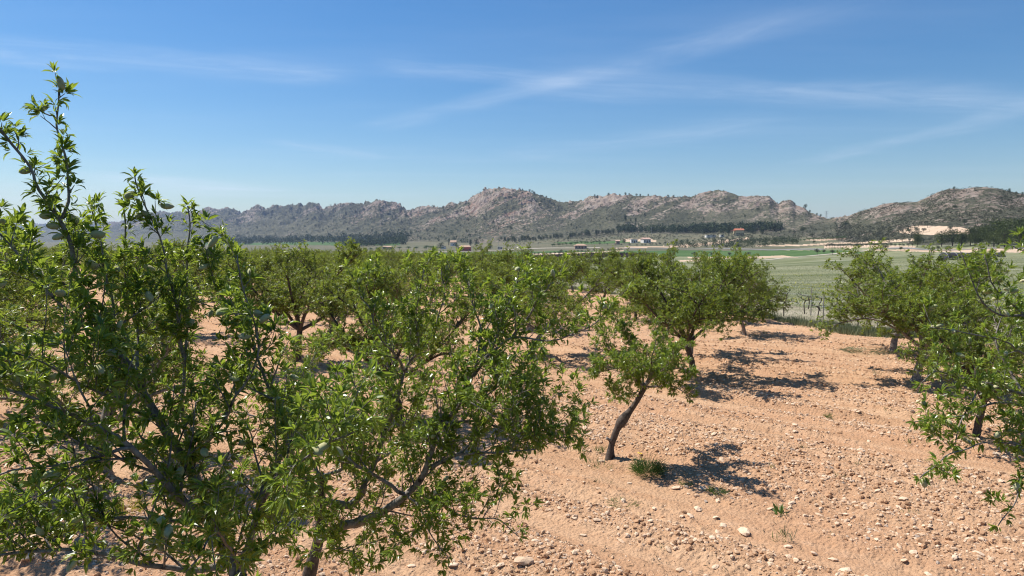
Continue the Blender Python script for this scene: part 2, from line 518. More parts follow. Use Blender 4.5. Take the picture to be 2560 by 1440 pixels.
def ground(x, y, detail=True):
    x = np.asarray(x, float); y = np.maximum(np.asarray(y, float), 0.6)
    u = 1280 + F0 * x / y
    d = y
    Fd = np.interp(u, FRK[:, 0], FRK[:, 1]); Dd = np.interp(u, DRK[:, 0], DRK[:, 1])
    zr = zrow(np.interp(u, SKY[:, 0], SKY[:, 1]), Dd)
    zf = tab(u, Fd)
    zb = tab(u, np.minimum(d, Fd))
    s = np.clip((d - Fd) / (Dd - Fd), 0, 1)
    pw = np.interp(u, [0, 1000, 1250, 1500, 1900, 2100, 2560], [1.1, 1.35, 1.5, 1.45, 1.35, 1.1, 1.0])
    hill = zf + (zr - zf) * s ** pw
    back = np.maximum(zr - np.maximum(d - Dd, 0) * 0.45, -20)
    z = np.where(d < Fd, zb, np.where(d <= Dd, hill, back))
    if detail:
        rel = np.clip(s * 1.2, 0, 1) * 1.25 * (d > Fd)
        amp = (zr - zf) * rel * (1 - 0.65 * sstep(s, 0.8, 1.0))
        rough = np.interp(u, [0, 1150, 1300, 1900, 2050, 2150, 2560], [1, 1, .9, .7, .6, .32, .3])
        k = 1 / 90.0
        z = z + amp * rough * 0.34 * (ridged(x * k, y * k * 0.75, 3, 5, 0.55) - 0.62)
        z = z + amp * rough * 0.10 * (ridged(x * k * 4, y * k * 4, 9, 4, 0.6) - 0.6)
        z = z + amp * rough * 0.055 * (ridged(x * k * 11, y * k * 11, 15, 3, 0.6) - 0.6)
        crag = sstep(s, 0.55, 0.95) * (d > Fd) * rough
        z = z + crag * np.minimum(Dd / 1000., 2.2) * 6.5 * (vn(x / 11., y / 16., 21) * vn(x / 5., y / 7., 22) - 0.25)
        mid = sstep(d, 35, 120) * (1 - sstep(d, Fd * 0.8, Fd))
        z = z + mid * 0.5 * (fbm(x / 30., y / 40., 5, 3) - 0.5)
        soil = (d < soil_edge(u)) * (1 - sstep(d, 30, 60))
        q = 0.6 * x + 0.8 * y; a = -0.8 * x + 0.6 * y
        qq = q + 0.9 * (fbm(a * 0.09, q * 0.12, 40, 2) - 0.5)
        h = 0.12 * (vn(qq * 2.3, a * 0.06, 41) - 0.5) + 0.07 * (vn(qq * 5.2, a * 0.12, 42) - 0.5)
        h = h + 0.055 * (fbm(x * 3.1, y * 3.1, 43, 3) - 0.5) + 0.052 * (fbm(x * 10, y * 10, 44, 4, 0.7) - 0.5)
        rt = rut(x, y)
        h = h * (1 - 0.75 * rt) - 0.035 * rt
        z = z + soil * h
    return z


def gz(x, y):
    return float(ground(np.array([x]), np.array([y]))[0])


_DM = np.exp(np.linspace(math.log(2.0), math.log(6000), 2600))


def ground_at(px, v, far=False):
    """where the line of sight through a photograph pixel meets the land"""
    r = ray(px, v)
    xs = r[0] / r[1] * _DM
    zs = CAM_H + r[2] / r[1] * _DM
    g = ground(xs, _DM, detail=False)
    hit = np.nonzero(zs <= g)[0]
    if not len(hit):
        return None
    i = hit[0]
    y = _DM[i]; x = r[0] / r[1] * y
    return np.array([x, y, gz(x, y)])


def build_terrain():
    us = np.concatenate([np.arange(-900, -60, 24), np.arange(-60, 2620, 2.2), np.arange(2620, 3501, 24)]).astype(float)
    nu = len(us)
    vv = np.concatenate([np.arange(5200, 1480, -60), np.arange(1480, 790, -2.0), np.arange(790, 778, -2.0)])
    dn = (CAM_H * FPX) / (vv - HORIZON)
    n1 = 190; n2 = 210; n3 = 10
    Fd = np.interp(us, FRK[:, 0], FRK[:, 1]); Dd = np.interp(us, DRK[:, 0], DRK[:, 1])
    d0 = dn[-1]
    t1 = np.linspace(0, 1, n1 + 1)[1:]
    D1 = d0 * (Fd[None, :] / d0) ** (t1[:, None])
    t2 = np.linspace(0, 1, n2 + 1)[1:]
    D2 = Fd[None, :] + (Dd - Fd)[None, :] * t2[:, None]
    t3 = np.linspace(0, 1, n3 + 1)[1:]
    D3 = Dd[None, :] * (1 + 0.5 * t3[:, None])
    D = np.concatenate([np.repeat(dn[:, None], nu, 1), D1, D2, D3])
    Xg = D * (us[None, :] - 1280) / F0
    Zg = ground(Xg, D)
    nr = D.shape[0]
    idx = np.arange(nr * nu).reshape(nr, nu)
    q = np.stack([idx[:-1, :-1], idx[:-1, 1:], idx[1:, 1:], idx[1:, :-1]], -1).reshape(-1, 4)
    Uc = np.repeat(us[None, :-1], nr - 1, 0).ravel() + 1.1
    Dc = (D[:-1, :-1] * 0.5 + D[1:, 1:] * 0.5).ravel()
    Xc = Dc * (Uc - 1280) / F0
    Fc = np.repeat(Fd[None, :-1], nr - 1, 0).ravel()
    # pixel row the cell shows at, on the smooth land
    Zc = ground(Xc, Dc, False)
    vert = (Zc - CAM_H) * math.cos(PITCH) + Dc * math.sin(PITCH); dep = Dc * math.cos(PITCH) - (Zc - CAM_H) * math.sin(PITCH)
    Vc = 720 - FPX * vert / dep
    edge = soil_edge(Uc) * (1 + 0.05 * (fbm(Xc * 0.5, Dc * 0.5, 60, 3) - 0.5))
    jit = (fbm(Uc / 40., Vc / 9., 61, 4) - 0.5)
    zone = np.full(len(q), 3)                                             # farm slope
    zone[(Dc < 460) & (Uc > 1000)] = 2                                       # meadow
    zone[(Dc < 300)] = 2
    def poly(pts, z, jx=0, jy=4.0):
        u = Uc + jx * jit; v = Vc + jy * jit
        ins = np.zeros(len(u), bool)
        n = len(pts)
        for i in range(n):
            (x1, y1), (x2, y2) = pts[i], pts[(i + 1) % n]
            if y1 == y2: continue
            c = ((y1 > v) != (y2 > v)) & (u < (x2 - x1) * (v - y1) / (y2 - y1) + x1)
            ins ^= c
        zone[ins & (Dc < Fc * 1.25)] = z
    poly([(1360, 627), (2130, 626), (2170, 633), (1960, 641), (1380, 642)], 4, 0, 2)
    poly([(880, 634), (1330, 629), (1420, 629), (1390, 641), (900, 645)], 4, 0, 2)
    poly([(1380, 606), (1600, 600), (1650, 603), (1440, 612)], 4, 0, 3)
    poly([(480, 598), (700, 604), (1000, 606), (1000, 614), (480, 612)], 4, 0, 5)
    poly([(1640, 617), (1760, 607), (1872, 593), (1874, 598), (1770, 613), (1690, 619)], 5, 0, 3)
    poly([(1880, 614), (2060, 608), (2130, 606), (2132, 609), (2060, 612), (1900, 616)], 5, 0, 5)
    poly([(2010, 600), (2090, 594), (2130, 596), (2040, 604)], 5, 0, 5)
    poly([(2240, 578), (2290, 562), (2350, 565), (2420, 572), (2430, 586), (2340, 588), (2260, 586)], 5, 0, 8)
    poly([(1330, 634), (1500, 629), (1560, 625), (1560, 628), (1500, 632), (1340, 638)], 5, 0, 2)
    poly([(1540, 618), (1660, 614), (1660, 619), (1540, 622)], 5, 0, 3)
    poly([(1720, 643), (1960, 640), (2000, 643), (1870, 647), (1720, 647)], 5, 0, 5)
    poly([(1700, 651), (1830, 650), (1820, 653), (1700, 654)], 5, 0, 3)
    poly([(2060, 614), (2290, 614), (2290, 619), (2060, 620)], 5, 0, 3)
    poly([(2120, 606), (2290, 596), (2290, 602), (2130, 612)], 5, 0, 6)
    poly([(1560, 596), (1640, 600), (1640, 604), (1560, 604)], 5, 0, 4)
    poly([(2150, 625), (2560, 620), (2700, 620), (2700, 632), (2420, 632), (2200, 628)], 5, 0, 4)
    zone[(Dc >= edge) & (Dc < edge * 1.36)] = 6                           # trellised vines
    zone[(Dc >= edge) & (Dc < edge + 1.9)] = 1                            # weedy verge
    zone[Dc < edge] = 0
    zone[(Dc < 330) & (Dc < edge * 2.2) & (Uc < 900) & (Dc >= edge)] = 2
    zone[Dc > Fc * 0.985] = np.where(zone[Dc > Fc * 0.985] == 5, 5, 7)
    s = np.clip((D - Fd[None, :]) / (Dd - Fd)[None, :], 0, 1)
    V = np.stack([Xg, D, Zg], -1).reshape(-1, 3)
    U2 = np.repeat(us[None, :], nr, 0)
    # rock: crags near the crest, slanting bands lower down
    hf = (Zg - 0) / np.maximum(Zg.max(0, keepdims=True), 1)
    lin = (Zg / D) * FPX * 1.0 - (U2 - 1280) * 0.42 + 14 * (fbm(U2 / 70., Zg / D * FPX / 40., 70, 3) - .5)
    band = ridged(lin / 17., (U2 + Zg / D * FPX * 0.5) / 190., 71, 5, 0.68)
    px_ = fbm(U2 / 55., Zg / D * FPX / 22., 72, 4, 0.6)
    rock = 0.12 + 0.46 * sstep(s, 0.35, 0.95) + 1.5 * (band - 0.70) * sstep(s, 0.12, 0.5) + 0.6 * (px_ - 0.5)
    rock = rock + np.interp(U2, [0, 900, 1150, 1190, 1330, 1420, 1460, 1900, 2060, 2120, 2350, 2560], [-.05, 0, .08, .22, .2, -.05, .10, .1, .12, -.02, .06, .08])
    rock = rock - 0.65 * ((U2 > 1330) & (U2 < 1420)) * sstep(s, 0.7, 0.95) * sstep(U2, 1325, 1345)
    rock = np.where(U2 > 2090, 0.20 + 1.0 * (px_ - 0.45) + 0.35 * sstep(s, 0.4, 0.9), rock)
    red = np.interp(U2, [800, 1000, 1180, 1300, 1400, 1500], [.2, .7, .9, .8, .4, .15])
    names = [('orchard_soil', M['soil']), ('verge', M['verge_ground']), ('meadow', M['meadow']), ('farmland', M['farm']),
             ('green_field', M['green_field']), ('bare_terrace', M['tan']), ('vineyard_ground', M['vine_ground']), ('hills', M['hill'])]
    for zi, (nm, mt) in enumerate(names):
        f = q[zone == zi]
        if not len(f): continue
        used = np.unique(f)
        remap = np.zeros(len(V), np.int32); remap[used] = np.arange(len(used))
        at = {'rock': rock.reshape(-1)[used], 'red': red.reshape(-1)[used]} if zi == 7 else None
        o = link(nm, np_mesh(nm, V[used], [remap[f]], mt, smooth=(zi != 7), attrs=at))
        tag(o, kind='structure')


build_terrain()


def ribbon(name, pts, width, mt, lift=0.12):
    P = [ground_at(*p) for p in pts]
    P = np.array([p for p in P if p is not None])
    t = np.linspace(0, len(P) - 1, len(P) * 10)
    Q = np.stack([np.interp(t, np.arange(len(P)), P[:, k]) for k in range(3)], -1)
    T_ = np.gradient(Q[:, :2], axis=0); T_ /= np.linalg.norm(T_, axis=1, keepdims=True) + 1e-9
    N = np.stack([-T_[:, 1], T_[:, 0]], -1)
    w = width * (1 + 0.25 * (vn(t * 0.7, t * 0, 5) - 0.5))
    rows = []
    for k in (-0.5, -0.17, 0.17, 0.5):
        xy = Q[:, :2] + N * (w * k)[:, None]
        z = ground(xy[:, 0], xy[:, 1]) + lift
        rows.append(np.column_stack([xy, z]))
    V = np.concatenate(rows)
    n = len(Q)
    f = []
    for r in range(3):
        i = np.arange(n - 1) + r * n
        f.append(np.stack([i, i + 1, i + n + 1, i + n], -1))
    o = link(name, np_mesh(name, V, [np.concatenate(f)], mt, True))
    return tag(o, kind='structure')


ribbon('track', [(1880, 651), (1960, 645), (2017, 641), (2072, 636), (2135, 630), (2185, 626)], 5.0, M['track'])
ribbon('road', [(1560, 620), (1650, 621), (1760, 622), (1850, 623), (1960, 625), (2060, 624)], 7.0, M['asphalt'])
ribbon('road', [(980, 633), (1100, 630), (1180, 628), (1300, 623), (1420, 620), (1500, 619)], 7.0, M['track'])
ribbon('road', [(2180, 625), (2300, 624), (2420, 624), (2600, 625)], 6.0, M['asphalt'])

# ------------------------------------------------------------------ tubes and leaves
class Tubes:
    def __init__(s):
        s.V = []; s.F = []; s.n = 0
    def add(s, P, R, k=6, cap=True):
        P = np.asarray(P, float); R = np.asarray(R, float)
        n = len(P)
        if n < 2: return
        T_ = np.gradient(P, axis=0)
        T_ /= np.linalg.norm(T_, axis=1, keepdims=True) + 1e-9
        a = np.array([0.31, 0.17, 0.93]) if abs(T_[0][2]) < 0.8 else np.array([0.95, 0.3, 0.1])
        B = np.cross(T_, a); B /= np.linalg.norm(B, axis=1, keepdims=True) + 1e-9
        C = np.cross(T_, B)
        th = np.arange(k) * 2 * math.pi / k
        ring = P[:, None, :] + R[:, None, None] * (np.cos(th)[None, :, None] * B[:, None, :] + np.sin(th)[None, :, None] * C[:, None, :])
        s.V.append(ring.reshape(-1, 3))
        i = np.arange(n - 1)[:, None] * k + np.arange(k)[None, :]
        j = np.arange(n - 1)[:, None] * k + (np.arange(k)[None, :] + 1) % k
        f = np.stack([i, j, j + k, i + k], -1).reshape(-1, 4) + s.n
        s.F.append(f)
        s.n += n * k
        if cap and k >= 5:
            s.V.append(P[-1:] + T_[-1:] * R[-1] * 0.5)
            tip = s.n
            base = s.n - k
            s.F.append(np.array([[base + m, base + (m + 1) % k, tip, tip] for m in range(k)]))
            s.n += 1
    def mesh(s, name, mt):
        V = np.concatenate(s.V); F = np.concatenate(s.F)
        tri = F[F[:, 2] == F[:, 3]][:, :3]; qd = F[F[:, 2] != F[:, 3]]
        return np_mesh(name, V, [qd, tri], mt, True)


def norm(v):
    return v / (np.linalg.norm(v, axis=-1, keepdims=True) + 1e-9)


def leaf_arrays(pos, d, nh, L, Wd, r, full=True):
    """lance-shaped blades: full ones are folded along the midrib and bent, light ones are two triangles"""
    d = norm(d); n = norm(nh - (nh * d).sum(-1, keepdims=True) * d); sd = np.cross(d, n)
    L = L[:, None]; w = Wd[:, None]
    N = len(pos)
    if full:
        def pt(t, side, up):
            return pos + d * L * t + sd * w * side + n * up
        cv = ((pos[:, :1] * 917.3 + pos[:, 2:] * 613.7) % 1.0)
        c1 = 0.03 * L; c2 = (0.02 - 0.06 * cv) * L; c3 = -(0.02 + 0.30 * cv) * L; fo = 0.22 * w
        vs = [pos, pt(.34, -.46, c1 + fo), pt(.32, 0, c1), pt(.34, .46, c1 + fo), pt(.70, -.36, c2 + fo * .8), pt(.68, 0, c2), pt(.70, .36, c2 + fo * .8), pt(1, 0, c3)]
        V = np.stack(vs, 1).reshape(-1, 3)
        b = (np.arange(N) * 8)[:, None]
        tri = np.concatenate([b + np.array([[0, 2, 1]]), b + np.array([[0, 3, 2]]), b + np.array([[4, 5, 7]]), b + np.array([[5, 6, 7]])])
        qd = np.concatenate([b + np.array([[1, 2, 5, 4]]), b + np.array([[2, 3, 6, 5]])])
        return V, [qd, tri], np.repeat(r, 8)
    vs = [pos, pos + d * L * .45 - sd * w * .5 + n * .12 * w, pos + d * L * .45 + sd * w * .5 + n * .12 * w, pos + d * L - n * 0.06 * L]
    V = np.stack(vs, 1).reshape(-1, 3)
    b = (np.arange(N) * 4)[:, None]
    tri = np.concatenate([b + np.array([[0, 3, 1]]), b + np.array([[0, 2, 3]])])
    return V, [tri], np.repeat(r, 4)


def catmull(P, step):
    P = np.asarray(P, float)
    if len(P) < 3:
        n = max(2, int(np.linalg.norm(P[-1] - P[0]) / step) + 1)
        return np.linspace(P[0], P[-1], n)
    Q = np.vstack([2 * P[0] - P[1], P, 2 * P[-1] - P[-2]])
    out = []
    for i in range(1, len(Q) - 2):
        p0, p1, p2, p3 = Q[i - 1], Q[i], Q[i + 1], Q[i + 2]
        n = max(2, int(np.linalg.norm(p2 - p1) / step) + 1)
        t = np.linspace(0, 1, n, endpoint=False)[:, None]
        out.append(0.5 * ((2 * p1) + (p2 - p0) * t + (2 * p0 - 5 * p1 + 4 * p2 - p3) * t ** 2 + (3 * p1 - p0 - 3 * p2 + p3) * t ** 3))
    out.append(P[-1:])
    return np.concatenate(out)


def walk(rg, p, d, L, seg, up=0.1, wob=0.16):
    n = max(2, int(L / seg))
    P = [p]
    d = d / np.linalg.norm(d)
    for k in range(n):
        d = d + rg.normal(0, wob, 3) + np.array([0, 0, up])
        d /= np.linalg.norm(d)
        P.append(P[-1] + d * (L / n))
    return np.array(P)


def along(P, s):
    seg = np.linalg.norm(np.diff(P, axis=0), axis=1)
    cs = np.concatenate([[0], np.cumsum(seg)])
    i = min(max(np.searchsorted(cs, s) - 1, 0), len(seg) - 1)
    f = (s - cs[i]) / (seg[i] + 1e-9)
    return P[i] + (P[i + 1] - P[i]) * f, norm(P[i + 1] - P[i]), cs[-1], (i + f) / len(seg)


def perp(rg, d):
    v = rg.normal(0, 1, 3)
    v -= d * v.dot(d)
    return v / (np.linalg.norm(v) + 1e-9)


def branchlets(rg, P, R, sp, Lr, f0, fwd, rad_w, upw, lvl, zmin=0.25, droop=0.0, tap=0.45):
    """side shoots of one stem"""
    out = []
    tot = np.linalg.norm(np.diff(P, axis=0), axis=1).sum()
    s = tot * f0 + rg.uniform(0, sp)
    while s < tot:
        p, d, _, f = along(P, s)
        r = np.interp(f, np.linspace(0, 1, len(R)), R)
        L = max(rg.uniform(*Lr) * (1.0 - tap * f), 0.03)
        q = perp(rg, d)
        if q[2] < -0.4 and rg.random() < 0.6: q = -q
        dd = norm(d * fwd + q * rad_w + np.array([0, 0, upw]))
        Q = walk(rg, p, dd, L, 0.06 if lvl == 1 else 0.05, (upw * 0.12 - droop) if lvl == 1 else 0.02, 0.11)
        if Q[:, 2].min() > zmin:
            r0 = min(r * 0.7, 0.0028 + 0.0095 * L)
            out.append((Q, np.linspace(r0, max(0.0012, r0 * 0.35), len(Q))))
        s += sp * rg.uniform(0.5, 1.5)
    return out


def spurs(rg, P, R, sp, rmax):
    """places and axes of the leaf rosettes along a stem, its tip last"""
    tot = np.linalg.norm(np.diff(P, axis=0), axis=1).sum()
    res = []
    s = rg.uniform(0, sp)
    while s < tot:
        p, d, _, f = along(P, s)
        r = np.interp(f, np.linspace(0, 1, len(R)), R)
        if r < rmax:
            q = perp(rg, d)
            res.append((p + q * (r + rg.uniform(0, 0.012)), norm(q + 0.45 * d + np.array([0, 0, 0.15])), 0))
        s += sp * rg.uniform(0.6, 1.4)
    d = norm(P[-1] - P[-2])
    if R[-1] < rmax:
        res.append((P[-1], d, 1))
    return res


def rosettes(rg, sp, nl, Lr, wr, spread=0.9):
    pos = np.array([s[0] for s in sp]); ax = np.array([s[1] for s in sp]); tip = np.array([s[2] for s in sp])
    cnt = np.where(tip == 1, nl[1] + 3, rg.integers(nl[0], nl[1] + 1, len(sp)))
    i = np.repeat(np.arange(len(sp)), cnt)
    N = len(i)
    rnd = rg.normal(0, 1, (N, 3))
    a = ax[i]
    side = norm(rnd - (rnd * a).sum(-1, keepdims=True) * a)
    k = rg.uniform(0.35, 1.15, N)[:, None] * spread
    d = norm(a * .85 + side * k * 1.15 + rg.uniform(-.55, .35, (N, 1)) * np.array([[0, 0, 1.0]]))
    nh = norm(a * 0.8 + np.array([0, 0, 0.7]) + rg.normal(0, 0.35, (N, 3)))
    big = rg.uniform(0.8, 1.15, len(sp))[i]
    L = rg.uniform(*Lr, N) * np.where(tip[i] == 1, 1.12, 1.0) * big
    w = L * rg.uniform(*wr, N)
    r = np.clip(rg.uniform(0, 0.85, N) * 0.7 + rg.uniform(0, 0.3, len(sp))[i] + np.where(tip[i] == 1, 0.12, 0), 0, 1)
    return pos[i] + d * 0.006, d, nh, L, w, r


def almond_mesh():
    bm_v = []; n1, n2 = 7, 9
    F = []
    for i in range(n1):
        t = i / (n1 - 1) * math.pi
        for j in range(n2):
            a = j / n2 * 2 * math.pi
            rr = math.sin(t) ** 0.85
            x = rr * math.cos(a) * 0.0125 + (0.0018 * math.sin(t * 2))
            y = rr * math.sin(a) * 0.0095
            z = -math.cos(t) * 0.0185 + (0.003 if i == n1 - 1 else 0)
            bm_v.append((x, y, z + 0.0185))
    for i in range(n1 - 1):
        for j in range(n2):
            F.append((i * n2 + j, i * n2 + (j + 1) % n2, (i + 1) * n2 + (j + 1) % n2, (i + 1) * n2 + j))
    return np_mesh('almond', np.array(bm_v), [np.array(F)], M['almond'], True)


ALMOND = almond_mesh()


def hero_tree(name, label, trunk, limbs, seed, P, group=None):
    """a tree whose trunk and limbs were measured; shoots, twigs, leaves and nuts grow from them.
    trunk = (points, r0, r1); limbs = [(points, r0, r1), ...] all in world metres"""
    rg = np.random.default_rng(seed)
    base = np.array(trunk[0][0], float)
    root = empty(name, tuple(base))
    tag(root, label, 'almond tree', group)
    Tt = Tubes()
    tp = catmull(trunk[0], 0.04)
    k = len(tp)
    tr = np.interp(np.linspace(0, 1, k), np.linspace(0, 1, len(trunk[1])), trunk[1])
    tr = tr * (1 + 0.10 * (vn(np.arange(k) * 0.45, np.zeros(k), seed) - 0.5) * 2)
    tr[:4] *= np.array([1.35, 1.2, 1.1, 1.04])
    tp[0, 2] -= 0.05
    Tt.add(tp - base, tr, 12)
    link('trunk', Tt.mesh('trunk', P.get('bark', M['bark'])), root)
    allsp = []
    for limb in limbs:
        pts, r0, r1 = limb[:3]; sh = limb[3] if len(limb) > 3 else 1.0
        L1 = tuple(v * sh for v in P['L1'])
        tb = Tubes()
        lp = catmull(pts, 0.05)
        n = len(lp); r0 *= P.get('thin', 1)
        jit = (vn(np.arange(n)[:, None] * 0.35, np.array([[0., 11., 23.]]) + seed, seed) - 0.5) * 0.022
        jit[0] = 0
        lp = lp + jit
        lr = (r1 + (r0 - r1) * (1 - np.linspace(0, 1, n)) ** 1.5) * (1 + 0.10 * (vn(np.arange(n) * 0.6, np.zeros(n), seed + 3) - 0.5) * 2)
        tb.add(lp - base, lr, 9 if r0 > 0.012 else 6)
        allsp += spurs(rg, lp, lr, P['spur'] * 0.9, P.get('rmax', 0.012))
        for (Q, R) in branchlets(rg, lp, lr, P['sp1'], L1, P['f0'], 0.55, 0.8, P.get('up', 0.35), 1, P.get('zmin', 0.3), P.get('droop', 0), limb[4] if len(limb) > 4 else .45):
            tb.add(Q - base, R, 5)
            allsp += spurs(rg, Q, R, P['spur'], 0.02)
            for (Q2, R2) in branchlets(rg, Q, R, P['sp2'], P['L2'], 0.15, 0.55, 0.75, 0.2, 2, P.get('zmin', 0.3)):
                tb.add(Q2 - base, R2, 4)
                allsp += spurs(rg, Q2, R2, P['spur'], 0.02)
        link('branch', tb.mesh('branch', M['bark']), root)
    # bare gaps: some stretches carry few leaves
    pos = np.array([s[0] for s in allsp])
    keep = rg.random(len(allsp)) < np.clip(P.get('dens', 0.9) + 1.1 * (vn(pos[:, 0] * 4.2 + seed, (pos[:, 2] + pos[:, 1]) * 4.2, seed) - 0.5), 0.12, 1)
    allsp = [s for s, k_ in zip(allsp, keep) if k_ or s[2]]
    a = rosettes(rg, allsp, P['nl'], P['leaf'], (0.22, 0.34))
    V, F, r = leaf_arrays(a[0] - base, *a[1:], full=P.get('full', True))
    link('foliage', np_mesh('foliage', V, F, M['leaf'], False, {'rnd': r}), root)
    # nuts
    c = [s for s in allsp if s[2] == 0]
    nn = P.get('nuts', 60)
    if nn and len(c):
        w = np.array([1.0 + 1.5 * (s[0][2] > 1.6) + 3.5 * (s[0][2] > 2.6) for s in c])
        for i in rg.choice(len(c), min(nn, len(c)), replace=False, p=w / w.sum()):
            p, ax, _ = c[i]
            o = link('almond', ALMOND, root)
            dd = Vector(ax) + Vector((0, 0, -0.5 + rg.uniform(-0.4, 0.9)))
            o.location = Vector(p - base) + dd.normalized() * 0.012
            o.rotation_euler = (dd.to_track_quat('Z', 'X').to_matrix() @ Matrix.Rotation(rg.uniform(0, 6.28), 3, 'Z')).to_euler()
            o.scale = (rg.uniform(1.0, 1.4),) * 3
    return root


def PL(*pts):
    return [W(*p) for p in pts]


HP = dict(spur=0.033, sp1=0.070, L1=(0.10, 0.48), f0=0.14, sp2=0.08, L2=(0.05, 0.17), nl=(6, 9), leaf=(0.022, 0.052), nuts=85, dens=0.82, rmax=0.017)

# left foreground tree ------------------------------------------------------
def g0(px, py, d):
    p = W(px, py, d); p[2] = gz(p[0], p[1]); return p


A_limbs = [
    (PL((592, 1440, 2.80), (545, 1330, 2.80), (500, 1225, 2.80), (465, 1160, 2.80), (390, 1045, 2.78), (340, 945, 2.75), (310, 900, 2.72), (270, 865, 2.7), (210, 740, 2.66),
        (172, 604, 2.62), (154, 547, 2.6), (101, 480, 2.56), (64, 412, 2.53), (19, 345, 2.5), (-25, 285, 2.47)), 0.036, 0.004, 0.7, .93),
    (PL((154, 547, 2.6), (172, 500, 2.62), (171, 457, 2.63), (165, 390, 2.64), (150, 330, 2.65), (141, 300, 2.65), (145, 262, 2.66), (146, 226, 2.66)), 0.0075, 0.003, 0.30, .85),
    (PL((141, 300, 2.65), (124, 285, 2.63), (92, 268, 2.6)), 0.004, 0.002, 0.2),
    (PL((575, 1385, 2.8), (520, 1305, 2.7), (450, 1245, 2.6), (400, 1190, 2.52), (320, 1120, 2.42), (200, 1050, 2.32), (80, 1000, 2.25), (-40, 965, 2.2)), 0.026, 0.005),
    (PL((500, 1225, 2.8), (475, 1130, 2.9), (462, 1060, 2.95), (460, 920, 3.0), (470, 770, 3.05), (468, 690, 3.05), (465, 592, 3.05), (472, 517, 3.05)), 0.016, 0.003, 0.55, .9),
    (PL((460, 920, 3.0), (440, 760, 2.95), (416, 652, 2.95), (398, 592, 2.95), (371, 540, 2.95), (345, 480, 2.95), (338, 440, 2.95)), 0.010, 0.003, 0.45, .88),
    (PL((340, 945, 2.75), (345, 830, 2.9), (320, 720, 2.95), (310, 640, 3.0), (312, 560, 3.0), (303, 500, 3.0)), 0.009, 0.003, 0.55, .88),
    (PL((270, 865, 2.7), (285, 780, 2.8), (270, 705, 2.8), (259, 630, 2.82), (235, 550, 2.82), (225, 520, 2.82)), 0.009, 0.003, 0.55, .9),
    (PL((310, 900, 2.72), (230, 840, 2.6), (150, 760, 2.5), (108, 716, 2.46), (38, 630, 2.4), (-20, 570, 2.36)), 0.011, 0.003, 0.7, .8),
    (PL((560, 1420, 2.78), (460, 1425, 2.65), (370, 1418, 2.55), (280, 1390, 2.48), (185, 1372, 2.42), (90, 1385, 2.38), (-30, 1400, 2.33)), 0.018, 0.005),
    (PL((520, 1305, 2.7), (420, 1300, 2.66), (300, 1300, 2.6), (200, 1312, 2.55), (100, 1357, 2.5), (0, 1385, 2.45)), 0.011, 0.004),
    (PL((605, 1430, 2.8), (622, 1365, 2.82), (650, 1270, 2.85), (680, 1180, 2.9), (715, 1100, 2.95), (685, 1005, 3.0), (650, 915, 3.05), (605, 810, 3.1), (550, 730, 3.1), (520, 670, 3.1)), 0.022, 0.003, 0.8),
    (PL((650, 1270, 2.85), (700, 1190, 2.65), (780, 1135, 2.35), (860, 1095, 2.15), (888, 1080, 2.1)), 0.010, 0.003),
    (PL((390, 1045, 2.78), (300, 1010, 2.6), (200, 960, 2.45), (110, 905, 2.36), (20, 880, 2.3), (-40, 840, 2.28)), 0.010, 0.003),
    (PL((465, 1160, 2.8), (560, 1060, 2.75), (600, 980, 2.7), (640, 900, 2.68), (640, 830, 2.68), (600, 690, 2.68), (590, 640, 2.68)), 0.010, 0.003, 0.7),
    (PL((330, 1120, 2.42), (240, 1140, 2.36), (140, 1170, 2.3), (40, 1180, 2.26), (-40, 1200, 2.2)), 0.009, 0.003),
    (PL((605, 1430, 2.8), (580, 1380, 2.6), (540, 1330, 2.3), (500, 1400, 2.1), (480, 1420, 2.05)), 0.010, 0.003),
    (PL((210, 740, 2.66), (130, 690, 2.75), (60, 660, 2.85), (0, 650, 2.9)), 0.008, 0.003, 0.7),
]
A_trunk = ([g0(650, 2500, 2.72), W(640, 2000, 2.74), W(610, 1650, 2.78), W(592, 1440, 2.80)], [0.065, 0.055, 0.048, 0.040])
hero_tree('almond_tree', 'tall nearest almond tree at the left edge, its nut-laden tip reaching into the sky', A_trunk, A_limbs, 11, dict(HP, nuts=98, dens=.86, sp1=0.064, leaf=(0.022, 0.052), thin=.8, bark=M['bark_dark']))

